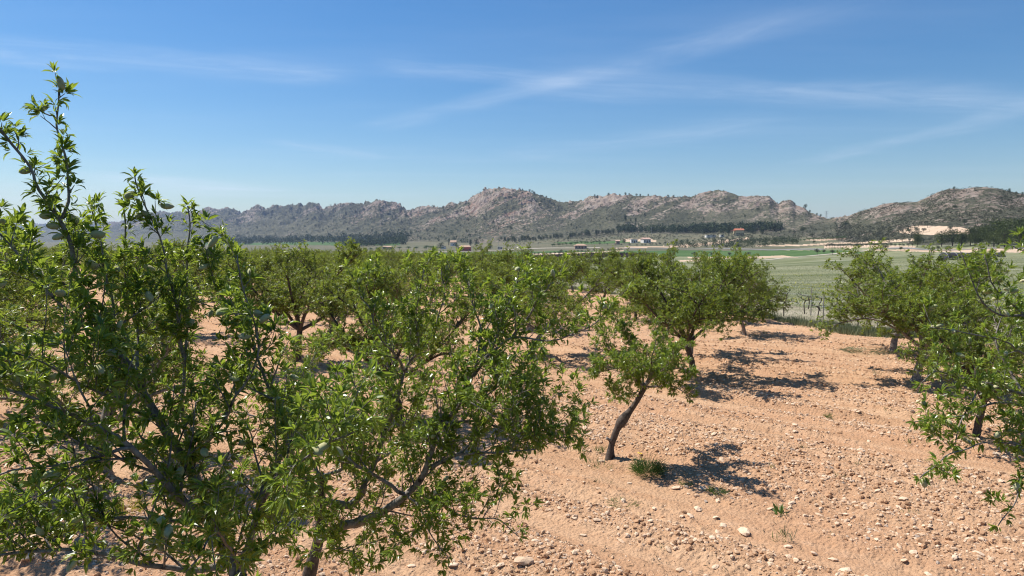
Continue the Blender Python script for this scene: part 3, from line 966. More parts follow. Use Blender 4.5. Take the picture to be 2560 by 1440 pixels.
# centre foreground tree ----------------------------------------------------
B_limbs = [
    (PL((797, 1345, 4.6), (880, 1310, 4.5), (960, 1275, 4.4), (1027, 1227, 4.35), (1056, 1187, 4.3), (1087, 1115, 4.28), (1100, 1064, 4.26), (1125, 1042, 4.25), (1142, 1012, 4.25),
        (1165, 960, 4.25), (1200, 880, 4.25), (1195, 800, 4.3), (1170, 720, 4.3), (1160, 665, 4.3)), 0.045, 0.004, .7),
    (PL((803, 1250, 4.6), (870, 1265, 4.6), (903, 1240, 4.6), (917, 1198, 4.6), (935, 1158, 4.65), (960, 1090, 4.7), (987, 1010, 4.75), (1015, 930, 4.8), (1037, 893, 4.8), (1080, 840, 4.85), (1110, 740, 4.9), (1105, 670, 4.9)), 0.036, 0.004, .75),
    (PL((803, 1190, 4.6), (860, 1170, 4.5), (842, 1119, 4.3), (870, 1060, 4.2), (880, 1010, 4.2), (905, 960, 4.2)), 0.016, 0.004),
    (PL((1010, 1235, 4.3), (925, 1183, 4.2), (842, 1119, 4.1), (780, 1090, 4.0), (700, 1050, 3.95), (640, 1040, 3.9), (580, 1030, 3.9)), 0.016, 0.004),
    (PL((1075, 1170, 4.3), (1130, 1145, 4.2), (1190, 1128, 4.1), (1260, 1128, 4.0), (1340, 1120, 3.95), (1410, 1095, 3.9)), 0.016, 0.003),
    (PL((1102, 1062, 4.26), (1180, 1055, 4.3), (1240, 1062, 4.3), (1320, 1085, 4.25), (1390, 1070, 4.2), (1440, 1100, 4.2)), 0.013, 0.003),
    (PL((1040, 1230, 4.33), (1120, 1272, 4.15), (1180, 1290, 4.0), (1250, 1300, 3.9), (1300, 1340, 3.85)), 0.012, 0.003),
    (PL((1020, 1235, 4.33), (1060, 1290, 4.1), (1085, 1340, 3.95), (1120, 1390, 3.9)), 0.009, 0.003),
    (PL((1165, 960, 4.25), (1225, 890, 4.15), (1282, 840, 4.05), (1352, 850, 3.95), (1438, 836, 3.85), (1500, 795, 3.8), (1530, 770, 3.8)), 0.014, 0.003, .45),
    (PL((1225, 890, 4.15), (1260, 790, 4.1), (1290, 720, 4.1), (1300, 665, 4.1)), 0.010, 0.003, .55),
    (PL((1282, 840, 4.05), (1330, 780, 4.0), (1370, 720, 4.0), (1390, 690, 4.0)), 0.009, 0.003, .5),
    (PL((1015, 930, 4.8), (980, 878, 4.6), (942, 822, 4.5), (925, 774, 4.5), (905, 740, 4.5), (890, 700, 4.5)), 0.013, 0.003, .7),
    (PL((1037, 893, 4.8), (1046, 871, 4.7), (1043, 795, 4.65), (1050, 720, 4.6), (1060, 670, 4.6)), 0.010, 0.003, .6),
    (PL((803, 1190, 4.6), (770, 1140, 4.7), (740, 1080, 4.8), (730, 1000, 4.9), (760, 930, 4.95), (790, 880, 5)), 0.018, 0.004),
    (PL((797, 1345, 4.6), (840, 1360, 4.3), (880, 1380, 4.05), (900, 1400, 3.95)), 0.010, 0.003),
    (PL((1142, 1012, 4.25), (1220, 990, 4.35), (1280, 940, 4.4), (1330, 950, 4.45), (1360, 930, 4.45)), 0.011, 0.003),
    (PL((800, 1280, 4.6), (740, 1270, 4.3), (700, 1290, 4.05), (690, 1340, 3.9)), 0.010, 0.003),
    (PL((935, 1158, 4.65), (1000, 1110, 4.9), (1060, 1000, 5.1), (1090, 930, 5.2)), 0.014, 0.004),
    (PL((1125, 1042, 4.25), (1170, 1000, 4.0), (1250, 1040, 3.9), (1290, 1000, 3.9)), 0.009, 0.003),
]
B_trunk = ([g0(745, 1730, 4.6), W(755, 1560, 4.6), W(775, 1430, 4.6), W(797, 1345, 4.6), W(803, 1250, 4.6), W(804, 1185, 4.6)], [0.070, 0.060, 0.050, 0.040, 0.031, 0.026])
hero_tree('almond_tree', 'spreading almond tree in the centre foreground with pale grey curved limbs', B_trunk, B_limbs, 23, dict(HP, nuts=55, droop=0.015, sp1=0.060, L1=(0.14, 0.62), sp2=0.07, L2=(0.05, 0.24), leaf=(0.024, 0.056), nl=(5, 8), dens=0.74, zmin=.5, thin=.85, bark=M['bark_dark']))

# right foreground tree -----------------------------------------------------
C_limbs = [
    (PL((2790, 1250, 4.6), (2690, 1080, 4.5), (2560, 990, 4.3), (2453, 954, 4.15), (2386, 939, 4.05), (2335, 929, 4.0), (2300, 960, 3.95)), 0.030, 0.003),
    (PL((2690, 1080, 4.5), (2630, 940, 4.35), (2560, 882, 4.2), (2499, 852, 4.1), (2407, 828, 4.0), (2330, 819, 3.95)), 0.016, 0.003),
    (PL((2630, 940, 4.35), (2600, 850, 4.3), (2560, 790, 4.2), (2494, 723, 4.1), (2472, 670, 4.1), (2462, 640, 4.1)), 0.014, 0.003, .6),
    (PL((2560, 790, 4.2), (2500, 790, 4.1), (2453, 754, 4.0), (2422, 687, 4.0), (2400, 628, 4.0)), 0.010, 0.003, .55),
    (PL((2760, 1230, 4.5), (2660, 1150, 4.2), (2560, 1119, 4.0), (2474, 1103, 3.9), (2407, 1124, 3.8), (2350, 1150, 3.75), (2302, 1195, 3.7)), 0.013, 0.003),
    (PL((2600, 1020, 4.3), (2500, 1010, 4.2), (2420, 1030, 4.1), (2345, 1048, 4.0), (2290, 1058, 3.95)), 0.011, 0.003),
    (PL((2660, 1150, 4.2), (2600, 1170, 3.9), (2545, 1196, 3.75), (2546, 1247, 3.7), (2530, 1275, 3.68), (2496, 1318, 3.65)), 0.009, 0.003),
    (PL((2690, 1000, 4.4), (2680, 800, 4.2), (2640, 700, 4.0), (2590, 640, 3.9), (2525, 612, 3.8)), 0.012, 0.003, .45),
    (PL((2560, 990, 4.3), (2520, 920, 4.4), (2490, 860, 4.45), (2500, 800, 4.5), (2530, 730, 4.5)), 0.012, 0.003),
    (PL((2453, 954, 4.15), (2440, 990, 4.0), (2400, 1060, 3.9), (2385, 1110, 3.85)), 0.008, 0.003),
    (PL((2790, 1250, 4.6), (2680, 1300, 4.2), (2620, 1180, 4.0), (2560, 1060, 3.95), (2520, 1040, 3.9)), 0.012, 0.003),
    (PL((2680, 800, 4.2), (2620, 760, 4.2), (2565, 690, 4.15)), 0.008, 0.003),
]
C_trunk = ([g0(2800, 1730, 4.6), W(2800, 1500, 4.6), W(2790, 1250, 4.6), W(2690, 1050, 4.5), W(2680, 940, 4.5)], [0.085, 0.07, 0.055, 0.03, 0.02])
hero_tree('almond_tree', 'almond tree reaching in from the right edge, clusters of pale green nuts on its twigs', C_trunk, C_limbs, 37,
          dict(HP, nuts=98, dens=0.55, sp1=0.125, f0=.2, L1=(0.08, 0.30), leaf=(0.024, 0.056), thin=.85))

# leaning young tree --------------------------------------------------------
dD = 9.44
D_limbs = [
    (PL((1531, 1106, dD), (1523, 1101, dD - .03), (1517, 1097, dD - .05)), 0.026, 0.020),
    (PL((1610, 972, dD), (1632, 932, dD), (1670, 895, dD + .1), (1719, 861, dD + .2)), 0.032, 0.010, .5),
    (PL((1608, 965, dD), (1561, 910, dD), (1520, 865, dD), (1500, 820, dD)), 0.022, 0.005),
    (PL((1612, 968, dD), (1640, 968, dD - .2), (1680, 965, dD - .4), (1715, 985, dD - .5), (1725, 1000, dD - .5)), 0.018, 0.005, .55),
    (PL((1600, 958, dD), (1561, 918, dD - .2), (1512, 928, dD - .3), (1465, 942, dD - .4)), 0.013, 0.004),
    (PL((1610, 965, dD), (1595, 890, dD + .2), (1550, 820, dD + .3), (1530, 775, dD + .3)), 0.016, 0.004),
    (PL((1632, 932, dD), (1630, 890, dD - .3), (1640, 850, dD - .4), (1630, 820, dD - .4)), 0.013, 0.004),
    (PL((1632, 932, dD), (1670, 925, dD - .3), (1710, 920, dD - .5), (1715, 945, dD - .6)), 0.013, 0.004, .5),
    (PL((1600, 980, dD), (1570, 985, dD - .2), (1545, 990, dD - .3), (1520, 965, dD - .4)), 0.008, 0.003),
    (PL((1612, 968, dD), (1650, 930, dD - .5), (1680, 900, dD - .8), (1680, 870, dD - .9)), 0.014, 0.004, .6),
    (PL((1612, 968, dD), (1640, 930, dD + .5), (1660, 890, dD + .9), (1650, 850, dD + 1.0)), 0.014, 0.004),
    (PL((1610, 972, dD), (1580, 940, dD - .5), (1560, 900, dD - .8)), 0.012, 0.004),
]
D_trunk = ([g0(1525, 1157, dD), W(1529, 1112, dD), W(1543, 1073, dD), W(1557, 1050, dD), W(1587, 1011, dD), W(1612, 968, dD)], [.051, .047, .045, .045, .047, .054, .068, .060, .042, .038, .036, .035, .034])
MP = dict(spur=0.034, sp1=0.06, L1=(0.12, 0.44), f0=0.2, sp2=0.065, L2=(0.06, 0.22), up=0.12, nl=(5, 8), leaf=(0.034, 0.066), nuts=40, dens=0.80, bark=M['bark_dark'], rmax=0.011, zmin=0.5)
lt = hero_tree('almond_tree', 'small almond tree with a crooked trunk leaning to the right on open red soil', D_trunk, D_limbs, 41, MP)


# ------------------------------------------------------------------ orchard trees grown from a habit
def vase_tree(seed, H=2.7, Rr=1.9, th=0.7, nl=6, bark=None, leaves=1.0):
    """open vase of limbs on a short trunk; returns the meshes (trunk, foliage, crop)"""
    rg = np.random.default_rng(seed)
    T1 = Tubes(); T2 = Tubes()
    lean = rg.normal(0, 0.12, 2)
    fork = np.array([lean[0], lean[1], th])
    tp = catmull([(0, 0, -0.08), (lean[0] * .2, lean[1] * .3, th * .4), tuple(fork)], 0.06)
    rt = rg.uniform(0.065, 0.085)
    tr = np.linspace(rt * 1.1, rt * .75, len(tp)) * (1 + .2 * (vn(np.arange(len(tp)) * .6, np.zeros(len(tp)), seed) - .5))
    tr[:2] *= 1.25
    T1.add(tp, tr, 9)
    sp = []
    a0 = rg.uniform(0, 6.28)
    for i in range(nl):
        az = a0 + i * 2 * math.pi / nl + rg.normal(0, 0.22)
        reach = Rr * rg.uniform(0.62, 0.95); top = H * rg.uniform(0.76, 1.0)
        if i % 3 == 2: reach *= 0.55; top = H * rg.uniform(0.9, 1.05)
        c, s_ = math.cos(az), math.sin(az)
        pts = [fork, fork + np.array([c * reach * .3, s_ * reach * .3, (top - th) * .30]), fork + np.array([c * reach * .65, s_ * reach * .65, (top - th) * .66]),
               fork + np.array([c * reach, s_ * reach, top - th])]
        pts = [p + rg.normal(0, 0.06, 3) * (k > 0) for k, p in enumerate(pts)]
        stems = [(pts, rt * .55, .006)]
        # a side limb spreads low and outward
        az2 = az + rg.normal(0, 0.6)
        b = pts[1]
        stems.append(([b, b + np.array([math.cos(az2) * .5, math.sin(az2) * .5, .22]), b + np.array([math.cos(az2) * Rr * .62, math.sin(az2) * Rr * .62, rg.uniform(-.15, .35)])], rt * .33, .005))
        az3 = az + rg.normal(0, 0.8)
        b = pts[2]
        stems.append(([b, b + np.array([math.cos(az3) * .3, math.sin(az3) * .3, .3]), b + np.array([math.cos(az3) * .55, math.sin(az3) * .55, rg.uniform(.3, .75)])], rt * .28, .005))
        for (pp, r0, r1) in stems:
            lp = catmull(pp, 0.1); lr = np.linspace(r0, r1, len(lp))
            T1.add(lp, lr, 6)
            sp += spurs(rg, lp, lr, 0.08, 0.011)
            for (Q, R) in branchlets(rg, lp, lr, 0.085 / leaves, (0.25, 0.80), 0.15, 0.5, 0.85, 0.14, 1, 0.3, 0.016):
                T2.add(Q, R * 1.2, 4, False)
                sp += spurs(rg, Q, R, 0.05, 0.05)
                for (Q2, R2) in branchlets(rg, Q, R, 0.09, (0.08, 0.30), 0.15, 0.5, 0.8, 0.12, 2, 0.3):
                    T2.add(Q2, R2 * 1.2, 3, False)
                    sp += spurs(rg, Q2, R2, 0.046, 0.05)
    T1.V += T2.V; T1.F += [f + T1.n for f in T2.F]
    pos = np.array([s[0] for s in sp])
    keep = rg.random(len(sp)) < np.clip(1.05 + 1.0 * (vn(pos[:, 0] * 2.6 + seed, (pos[:, 2] + pos[:, 1]) * 2.6, seed) - 0.5), 0.1, 1)
    sp = [s for s, k in zip(sp, keep) if k]
    a = rosettes(rg, sp, (5, 8), (0.038, 0.074), (0.26, 0.37))
    V, F, r = leaf_arrays(*a, full=False)
    me_t = T1.mesh('trunk', bark or M['bark'])
    me_f = np_mesh('foliage', V, F, M['leaf_far'], False, {'rnd': r})
    # nuts too many to part one from another at this distance
    c = [s for s in sp if s[2] == 0]
    idx = rg.choice(len(c), min(420, len(c)), replace=False)
    O = np.array([(1, 0, 0), (-.5, .8, 0), (-.5, -.8, 0), (0, 0, 1.6), (0, 0, -1.6)]) * 0.012
    FO = np.array([(0, 1, 3), (1, 2, 3), (2, 0, 3), (1, 0, 4), (2, 1, 4), (0, 2, 4)])
    VV = []; FF = []
    for k, i in enumerate(idx):
        q = np.array(Vector(c[i][1]).to_track_quat('Z', 'X').to_matrix())
        VV.append(O @ q.T + c[i][0] + c[i][1] * 0.012); FF.append(FO + 5 * k)
    me_c = np_mesh('nut_crop', np.concatenate(VV), [np.concatenate(FF)], M['almond'], True)
    return me_t, me_f, me_c, len(r) // 4


PROTO = []
for k, (h, r_, th, n) in enumerate([(2.75, 2.0, .75, 6), (2.55, 1.8, .62, 5), (2.9, 2.1, .8, 6), (2.5, 2.1, .6, 6), (2.8, 1.7, .7, 5), (2.65, 1.95, .7, 6)]):
    PROTO.append(vase_tree(100 + k, h, r_, th, n, M['bark_dark'] if k in (0, 2, 5) else M['bark']))
    print('proto', k, 'leaves', PROTO[-1][3])


def orchard_tree(k, x, y, rz, sc, label, group=None, crop=True):
    me_t, me_f, me_c, _ = PROTO[k]
    root = empty('almond_tree', (x, y, gz(x, y)), rz)
    root.scale = (sc,) * 3 if not isinstance(sc, tuple) else sc
    tag(root, label, 'almond tree', group)
    link('trunk', me_t, root)
    link('foliage', me_f, root)
    if crop:
        tag(link('nut_crop', me_c, root), kind='stuff')
    return root


near = [  # proto, trunk foot pixel, turn, scale, label
    (0, (1733, 940), 0.4, (1.12, 1.12, .97), 'round almond tree with a forked black trunk just behind the small leaning tree'),
    (1, (1325, 890), 2.1, (1.2, 1.2, 1.0), 'almond tree behind the centre foreground tree, low twigs sweeping the soil on its right'),
    (2, (742, 905), 4.0, (1.15, 1.15, .98), 'almond tree with a slender trunk and wide shadow between the left and centre foreground trees'),
    (3, (2288, 955), 1.2, (1.32, 1.32, 1.03), 'almond tree with a straight dark trunk in the right middle distance, speckled with pale nuts'),
    (4, (2232, 877), 5.2, (1.3, 1.3, 1.0), 'taller almond tree behind the right middle one, with a patch of grass at its foot'),
    (5, (2440, 1085), 3.3, 0.82, 'almond tree half hidden behind the twigs of the tree on the right edge'),
    (1, (258, 1180), 0.9, (1.15, 1.15, .98), 'almond tree mostly hidden behind the nearest tree on the left'),
    (2, (1000, 1040), 2.9, (.98, .98, .88), 'almond tree with a mottled black trunk hidden behind the centre foreground tree'),
    (3, (1862, 838), 4.4, 0.95, 'almond tree behind and right of the forked black trunk, last before the vines'),
    (5, (1590, 800), 0.2, 0.95, 'almond tree behind the crown of the small leaning tree'),
]
placed = [(W(592, 1500, 2.7)[0], 2.72), (-1.4, 4.6), (4.0, 4.6), (1.33, 9.44)]
for (k, (px, py), rz, sc, lab) in near:
    p = ground_at(px, py)
    placed.append((p[0], p[1]))
    orchard_tree(k, p[0], p[1], rz, sc, lab)

rows = []
va = np.array([1.75, 4.75]); vb = np.array([-5.3, 0.9])
org = np.array([1.33, 9.44])
for i in range(-25, 70):
    for j in range(-20, 60):
        p = org + va * i + vb * j + rng.normal(0, 0.35, 2)
        x, y = p
        if y < 5 or y > 205: continue
        u = 1280 + F0 * x / y
        if u < -200 or u > 2850: continue
        if y > soil_edge(u) - 1.6: continue
        if y < 12 and -100 < u < 2660 and u > 300: continue
        if min(math.hypot(x - a, y - b) for a, b in placed) < 3.4: continue
        rows.append((y, x, u))
rows.sort()
for n, (y, x, u) in enumerate(rows[:285]):
    k = int(rng.integers(0, 6))
    if y < 30:
        lab = ('almond tree in the second row behind the left foreground tree' if u < 600 else 'almond tree in the second row behind the centre foreground tree' if u < 1300 else 'almond tree at the back of the orchard beside the trellised vines')
        g = 'almond trees in the middle rows'
    elif y < 70:
        lab = 'almond tree in the crowded middle rows of the orchard, left and centre'; g = 'almond trees in the crowded rows'
    else:
        lab = 'far almond tree in the last rows merging into a low green band'; g = 'almond trees in the last rows'
    orchard_tree(k, x, y, rng.uniform(0, 6.28), (rng.uniform(0.9, 1.1), rng.uniform(0.9, 1.1), rng.uniform(0.84, 1.06)), lab, g, crop=y < 60)
print('orchard rows', len(rows))


# ------------------------------------------------------------------ stones and clods
ICO_V = None
def ico():
    p = (1 + 5 ** .5) / 2
    v = np.array([(-1, p, 0), (1, p, 0), (-1, -p, 0), (1, -p, 0), (0, -1, p), (0, 1, p), (0, -1, -p), (0, 1, -p), (p, 0, -1), (p, 0, 1), (-p, 0, -1), (-p, 0, 1)]) / math.hypot(1, p)
    f = np.array([(0, 11, 5), (0, 5, 1), (0, 1, 7), (0, 7, 10), (0, 10, 11), (1, 5, 9), (5, 11, 4), (11, 10, 2), (10, 7, 6), (7, 1, 8), (3, 9, 4), (3, 4, 2), (3, 2, 6), (3, 6, 8), (3, 8, 9), (4, 9, 5), (2, 4, 11), (6, 2, 10), (8, 6, 7), (9, 8, 1)])
    return v, f


ICO = ico()


def lumps(rg, X, Y, size, flat=(0.45, 0.85), sink=0.25):
    v, f = ICO
    N = len(X)
    sc = np.stack([size * rg.uniform(.75, 1.3, N), size * rg.uniform(.6, 1.0, N), size * rg.uniform(*flat, N)], -1)
    vv = v[None] * (1 + rg.uniform(-.28, .28, (N, 12, 1))) * sc[:, None, :]
    a = rg.uniform(0, 6.28, N); c, s = np.cos(a)[:, None], np.sin(a)[:, None]
    t = rg.normal(0, .25, N); ct, st = np.cos(t)[:, None], np.sin(t)[:, None]
    x, y, z = vv[..., 0], vv[..., 1], vv[..., 2]
    x, z = x * ct - z * st, x * st + z * ct
    x, y = x * c - y * s, x * s + y * c
    Z = ground(X, Y) + sc[:, 2] * (1 - 2 * sink) * 0.5
    V = np.stack([x + X[:, None], y + Y[:, None], z + Z[:, None]], -1).reshape(-1, 3)
    F = (np.arange(N) * 12)[:, None, None] + f[None]
    return V, F.reshape(-1, 3)


def wedge(rg, n, d0, d1, pw=1.0):
    y = (rg.uniform(d0 ** pw, d1 ** pw, n)) ** (1 / pw)
    u = rg.uniform(-120, 2680, n)
    return y * (u - 1280) / F0, y, u


def gravel(name, n, lo, hi, d0, d1, pw, mt, rr, keepf, ex=2.2):
    rg = np.random.default_rng(len(name) + n)
    X, Y, u = wedge(rg, n, d0, d1, pw)
    q = 0.6 * X + 0.8 * Y; a = -0.8 * X + 0.6 * Y
    qq = q + 0.9 * (fbm(a * 0.09, q * 0.12, 40, 2) - 0.5)
    dens = vn(qq * 2.3, a * 0.06, 41) * 0.65 + vn(qq * 5.2, a * 0.12, 42) * .35 + fbm(X * .7, Y * .7, 80, 3) * 0.5
    k = (rg.random(n) < np.clip((dens - 0.60) * keepf, 0.07, 1) * (1 - .9 * rut(X, Y))) & (Y < soil_edge(u) - 0.2)
    X, Y = X[k], Y[k]
    size = lo * (hi / lo) ** (rg.random(len(X)) ** ex)
    V, F = lumps(rg, X, Y, size)
    o = link(name, np_mesh(name, V, [F], mt, False, {'rnd': np.repeat(rg.uniform(*rr, len(X)), 12)}))
    tag(o, kind='stuff')
    print(name, len(X))


gravel('gravel', 90000, 0.005, 0.034, 4.5, 14, 1.5, M['stone'], (0, 1), 5.0, 2.7)
gravel('loose_stones', 52000, 0.010, 0.040, 10, 30, 1.3, M['stone'], (0.1, 1), 5.0, 2.8)
clod = simple_mat('soil_clod', (0.44, 0.26, 0.148), 0.95, 0.1, 0.3, 20)
gravel('soil_clods', 80000, 0.006, 0.040, 4.5, 22, 1.4, clod, (0, 1), 4.0, 3.0)

# the larger stones, each one by itself
rg = np.random.default_rng(99)
stone_meshes = []
for k in range(5):
    v, f = ICO
    vs = v.copy(); fs = f
    # one subdivision for a rounder, chipped outline
    e = {}
    vl = [tuple(p) for p in vs]
    nf = []
    def midp(a, b):
        key = (min(a, b), max(a, b))
        if key not in e:
            m_ = (np.array(vl[a]) + np.array(vl[b])) / 2
            e[key] = len(vl); vl.append(tuple(m_ / np.linalg.norm(m_)))
        return e[key]
    for (a, b, c) in fs:
        ab, bc, ca = midp(a, b), midp(b, c), midp(c, a)
        nf += [(a, ab, ca), (b, bc, ab), (c, ca, bc), (ab, bc, ca)]
    vs = np.array(vl)
    vs = vs * (1 + rg.uniform(-.22, .22, (len(vs), 1))) * np.array([1.3, .85, .42])
    stone_meshes.append(np_mesh('stone', vs, [np.array(nf)], M['stone'], False, {'rnd': np.full(len(vs), rg.uniform(.4, .9))}))
spots = [(1860, 1318, .07, 'long flat slab of stone lying among gravel in the right foreground'), (380, 1220, .08, 'large pale stone behind the branches of the left foreground tree'),
         (1745, 1265, .05, 'pale twin-topped stone in the bare soil below the leaning tree'), (1755, 1222, .055, 'rounded pinkish stone below the shadow of the leaning tree'),
         (1690, 1217, .05, 'rounded stone beside the weeds below the shadow'), (1310, 1418, .075, 'pale flat stone at the bottom edge right of the centre tree'),
         (70, 1400, .08, 'large flat pale stone in the bottom left corner'), (2110, 1420, .06, 'angular pale stone at the bottom right of the centre')]
for (px, py, s, lab) in spots:
    p = ground_at(px, py)
    o = link('stone', random.choice(stone_meshes))
    o.location = (p[0], p[1], p[2] + s * .2); o.scale = (s, s, s); o.rotation_euler = (rg.normal(0, .15), rg.normal(0, .15), rg.uniform(0, 6.28))
    tag(o, lab, 'stone', 'larger stones on the soil')
for k in range(120):
    px = rg.uniform(1250, 2540) if k % 4 else rg.uniform(20, 1200); py = rg.uniform(1010, 1430)
    p = ground_at(px, py)
    s = rg.uniform(.024, .042) * (1 if py > 1200 else 1.15)
    o = link('stone', stone_meshes[k % 5])
    o.location = (p[0], p[1], p[2] + s * .2); o.scale = (s, s * rg.uniform(.8, 1.1), s * rg.uniform(.7, 1.1)); o.rotation_euler = (rg.normal(0, .2), rg.normal(0, .2), rg.uniform(0, 6.28))
    tag(o, 'fist sized pale stone lying loose on the red orchard soil', 'stone', 'fist sized stones on the soil')


# ------------------------------------------------------------------ grass, weeds, flowers
def blades(rg, X, Y, h, w, lean=0.35, spread=0.0, base=None):
    N = len(X)
    Z = ground(X, Y) - 0.01 if base is None else base
    a = rg.uniform(0, 6.28, N)
    sd = np.stack([np.cos(a), np.sin(a), np.zeros(N)], -1)
    b = rg.uniform(0, 6.28, N); ln = rg.uniform(0.1, 1, N) * lean * h
    P = np.stack([X, Y, Z], -1)
    tip = P + np.stack([np.cos(b) * ln, np.sin(b) * ln, h], -1)
    mid = P + np.stack([np.cos(b) * ln * .35, np.sin(b) * ln * .35, h * .55], -1)
    hw = (w / 2)[:, None]
    V = np.stack([P - sd * hw, P + sd * hw, mid + sd * hw * .7, mid - sd * hw * .7, tip], 1).reshape(-1, 3)
    i = (np.arange(N) * 5)[:, None]
    return V, [i + np.array([[0, 1, 2, 3]]), i + np.array([[3, 2, 4]])]


def grass(name, X, Y, h, w, mt, seed, lean=.4, r=None):
    rg = np.random.default_rng(seed)
    V, F = blades(rg, X, Y, h, w, lean)
    r = rg.random(len(X)) if r is None else r
    o = link(name, np_mesh(name, V, F, mt, False, {'rnd': np.repeat(r, 5)}))
    return tag(o, kind='stuff')


rg = np.random.default_rng(5)
# verge of weeds along the edge of the ploughed soil
n = 30000
u = rg.uniform(1250, 2700, n); t = rg.beta(1.3, 1.6, n)
e = soil_edge(u)
y = e - 0.35 + t * 2.3 + rg.normal(0, .15, n); x = y * (u - 1280) / F0
kk = fbm(x * .9, y * .9, 88, 3) > 0.40
x, y = x[kk], y[kk]
hh = rg.uniform(.08, .32, len(x)) * (0.5 + fbm(x * .6, y * .6, 89, 2))
grass('verge_weeds', x, y, hh, rg.uniform(.008, .02, len(x)) + .004, M['verge'], 6, r=np.clip(fbm(x * .8, y * .8, 90, 3) * 1.2 - .2 + rg.normal(0, .2, len(x)), 0, 1))
# meadow
n = 120000
y = np.exp(rg.uniform(math.log(26), math.log(190), n)); u = rg.uniform(1250, 2680, n); x = y * (u - 1280) / F0
e = soil_edge(u)
kk = y > e + 1.6
kk &= (y > e * 1.33) | (rg.random(n) < .5)
x, y, u = x[kk], y[kk], u[kk]
tone = 1.6 * (fbm(x * .045, y * .16, 91, 4) - .5) + .9 * (fbm(x * .25, y * .6, 92, 3) - .5) + .48
grass('meadow_grass', x, y, rg.uniform(.03, .10, len(x)), .008 + .0006 * y * rg.uniform(.5, 1.4, len(x)), M['drygrass'], 8, 2.2, r=np.clip(tone + rg.normal(0, .22, len(x)), 0, 1))
# yellow bloom in patches
n = 14000
y = np.exp(rg.uniform(math.log(32), math.log(120), n)); u = rg.uniform(1500, 2600, n); x = y * (u - 1280) / F0
kk = (fbm(x * .11, y * .22, 95, 2) > .62) & (y > soil_edge(u) * 1.3)
x, y = x[kk], y[kk]
grass('yellow_bloom', x, y, rg.uniform(.06, .16, len(x)), .02 + .0005 * y, M['yellowbloom'], 9, 2.0)


def weed(name, label, px, py, n, h, rad, mt, cat='weed', flowers=0, group=None, fl=0.5):
    rg = np.random.default_rng(int(px + py))
    p = ground_at(px, py)
    root = empty(name, tuple(p))
    tag(root, label, cat, group)
    a = rg.uniform(0, 6.28, n); r = rad * np.sqrt(rg.random(n)) * .8
    X = np.cos(a) * r; Y = np.sin(a) * r
    hh = h * rg.uniform(.45, 1, n)
    P = np.stack([X, Y, np.full(n, -.01)], -1) + rg.uniform(0, .35, (n, 1)) * np.array([0, 0, h])
    d = norm(np.stack([np.cos(a) * rg.uniform(.1, 1.2, n) * rad / h, np.sin(a) * rg.uniform(.1, 1.2, n) * rad / h, np.full(n, .8)], -1) + rg.normal(0, .35, (n, 3)))
    nh = np.stack([np.cos(a + 1.6), np.sin(a + 1.6), np.full(n, .4)], -1)
    V, F, rr = leaf_arrays(P, d, nh, hh, hh * rg.uniform(.05, .1, n) * fl * 2, rg.random(n), True)
    link('leaf_tuft', np_mesh('leaf_tuft', V, F, mt, False, {'rnd': rr}), root)
    for k in range(flowers):
        st = Tubes()
        az = rg.uniform(0, 6.28); q = np.array([math.cos(az) * rad * rg.uniform(.2, .9), math.sin(az) * rad * rg.uniform(.2, .9), h * rg.uniform(.9, 1.3)])
        st.add(np.array([(0, 0, 0), q * .5 + np.array([0, 0, .03]), q]), np.array([.002, .0018, .0015]), 4, False)
        so_ = link('stalk', st.mesh('stalk', M['weed']), root)
        m = 10
        ang = np.arange(m) / m * 2 * math.pi
        Vf = np.concatenate([[q + np.array([0, 0, .004])], q + np.stack([np.cos(ang), np.sin(ang), np.full(m, .35)], -1) * .016 * (1 + .15 * np.cos(ang * 5))[:, None]])
        Ff = np.array([(0, 1 + i, 1 + (i + 1) % m) for i in range(m)])
        link('flower', np_mesh('flower', Vf, [Ff], M['flower']), so_)
    return root


weed('flowering_weed', 'bushy green weed with yellow flowers at the foot of the leaning tree', 1622, 1185, 800, .20, .20, M['weed'], flowers=6, fl=.2)
weed('weed', 'small dark weed in the tip of the leaning tree shadow', 1795, 1238, 120, .10, .12, M['weed'])
weed('weed', 'low creeping green weed on the soil below the leaning tree', 1560, 1250, 160, .07, .2, M['weed'])
weed('weed', 'single rosette of toothed leaves on bare soil at lower right', 1961, 1285, 16, .12, .10, M['weed'], fl=1.6)
weed('weed', 'dry thin stalks standing in gravel at lower right', 1970, 1340, 16, .16, .07, M['verge'])
weed('weed', 'low weed tuft left of the leaning trunk', 1500, 1135, 50, .12, .07, M['weed'])
weed('weed', 'bright green weed seedling in the soil of the right alley', 2072, 1043, 60, .12, .06, M['weed'])
weed('weed', 'sparse weed beside the stones below the flowering weed', 1715, 1215, 60, .09, .09, M['weed'])
weed('yellow_weed', 'yellow green weed on the soil under the left foreground tree', 318, 1285, 120, .16, .2, M['yellowbloom'])
weed('grass_patch', 'flat patch of grass under the taller tree in the right middle distance', 2165, 882, 500, .16, .75, M['verge'], 'grass patch')
weed('weed', 'dark weed tuft in the shade of the slender trunked tree', 835, 925, 120, .16, .15, M['weed'])
rg = np.random.default_rng(77)
for k in range(46):
    px = rg.uniform(1280, 2520) if k % 3 else rg.uniform(100, 1100); py = rg.uniform(860, 1420)
    weed('weed', 'tiny weed sprout on the open orchard soil', px, py, int(rg.integers(6, 22)), rg.uniform(.04, .10), rg.uniform(.03, .08), M['weed'] if k % 3 else M['verge'], group='tiny weed sprouts')


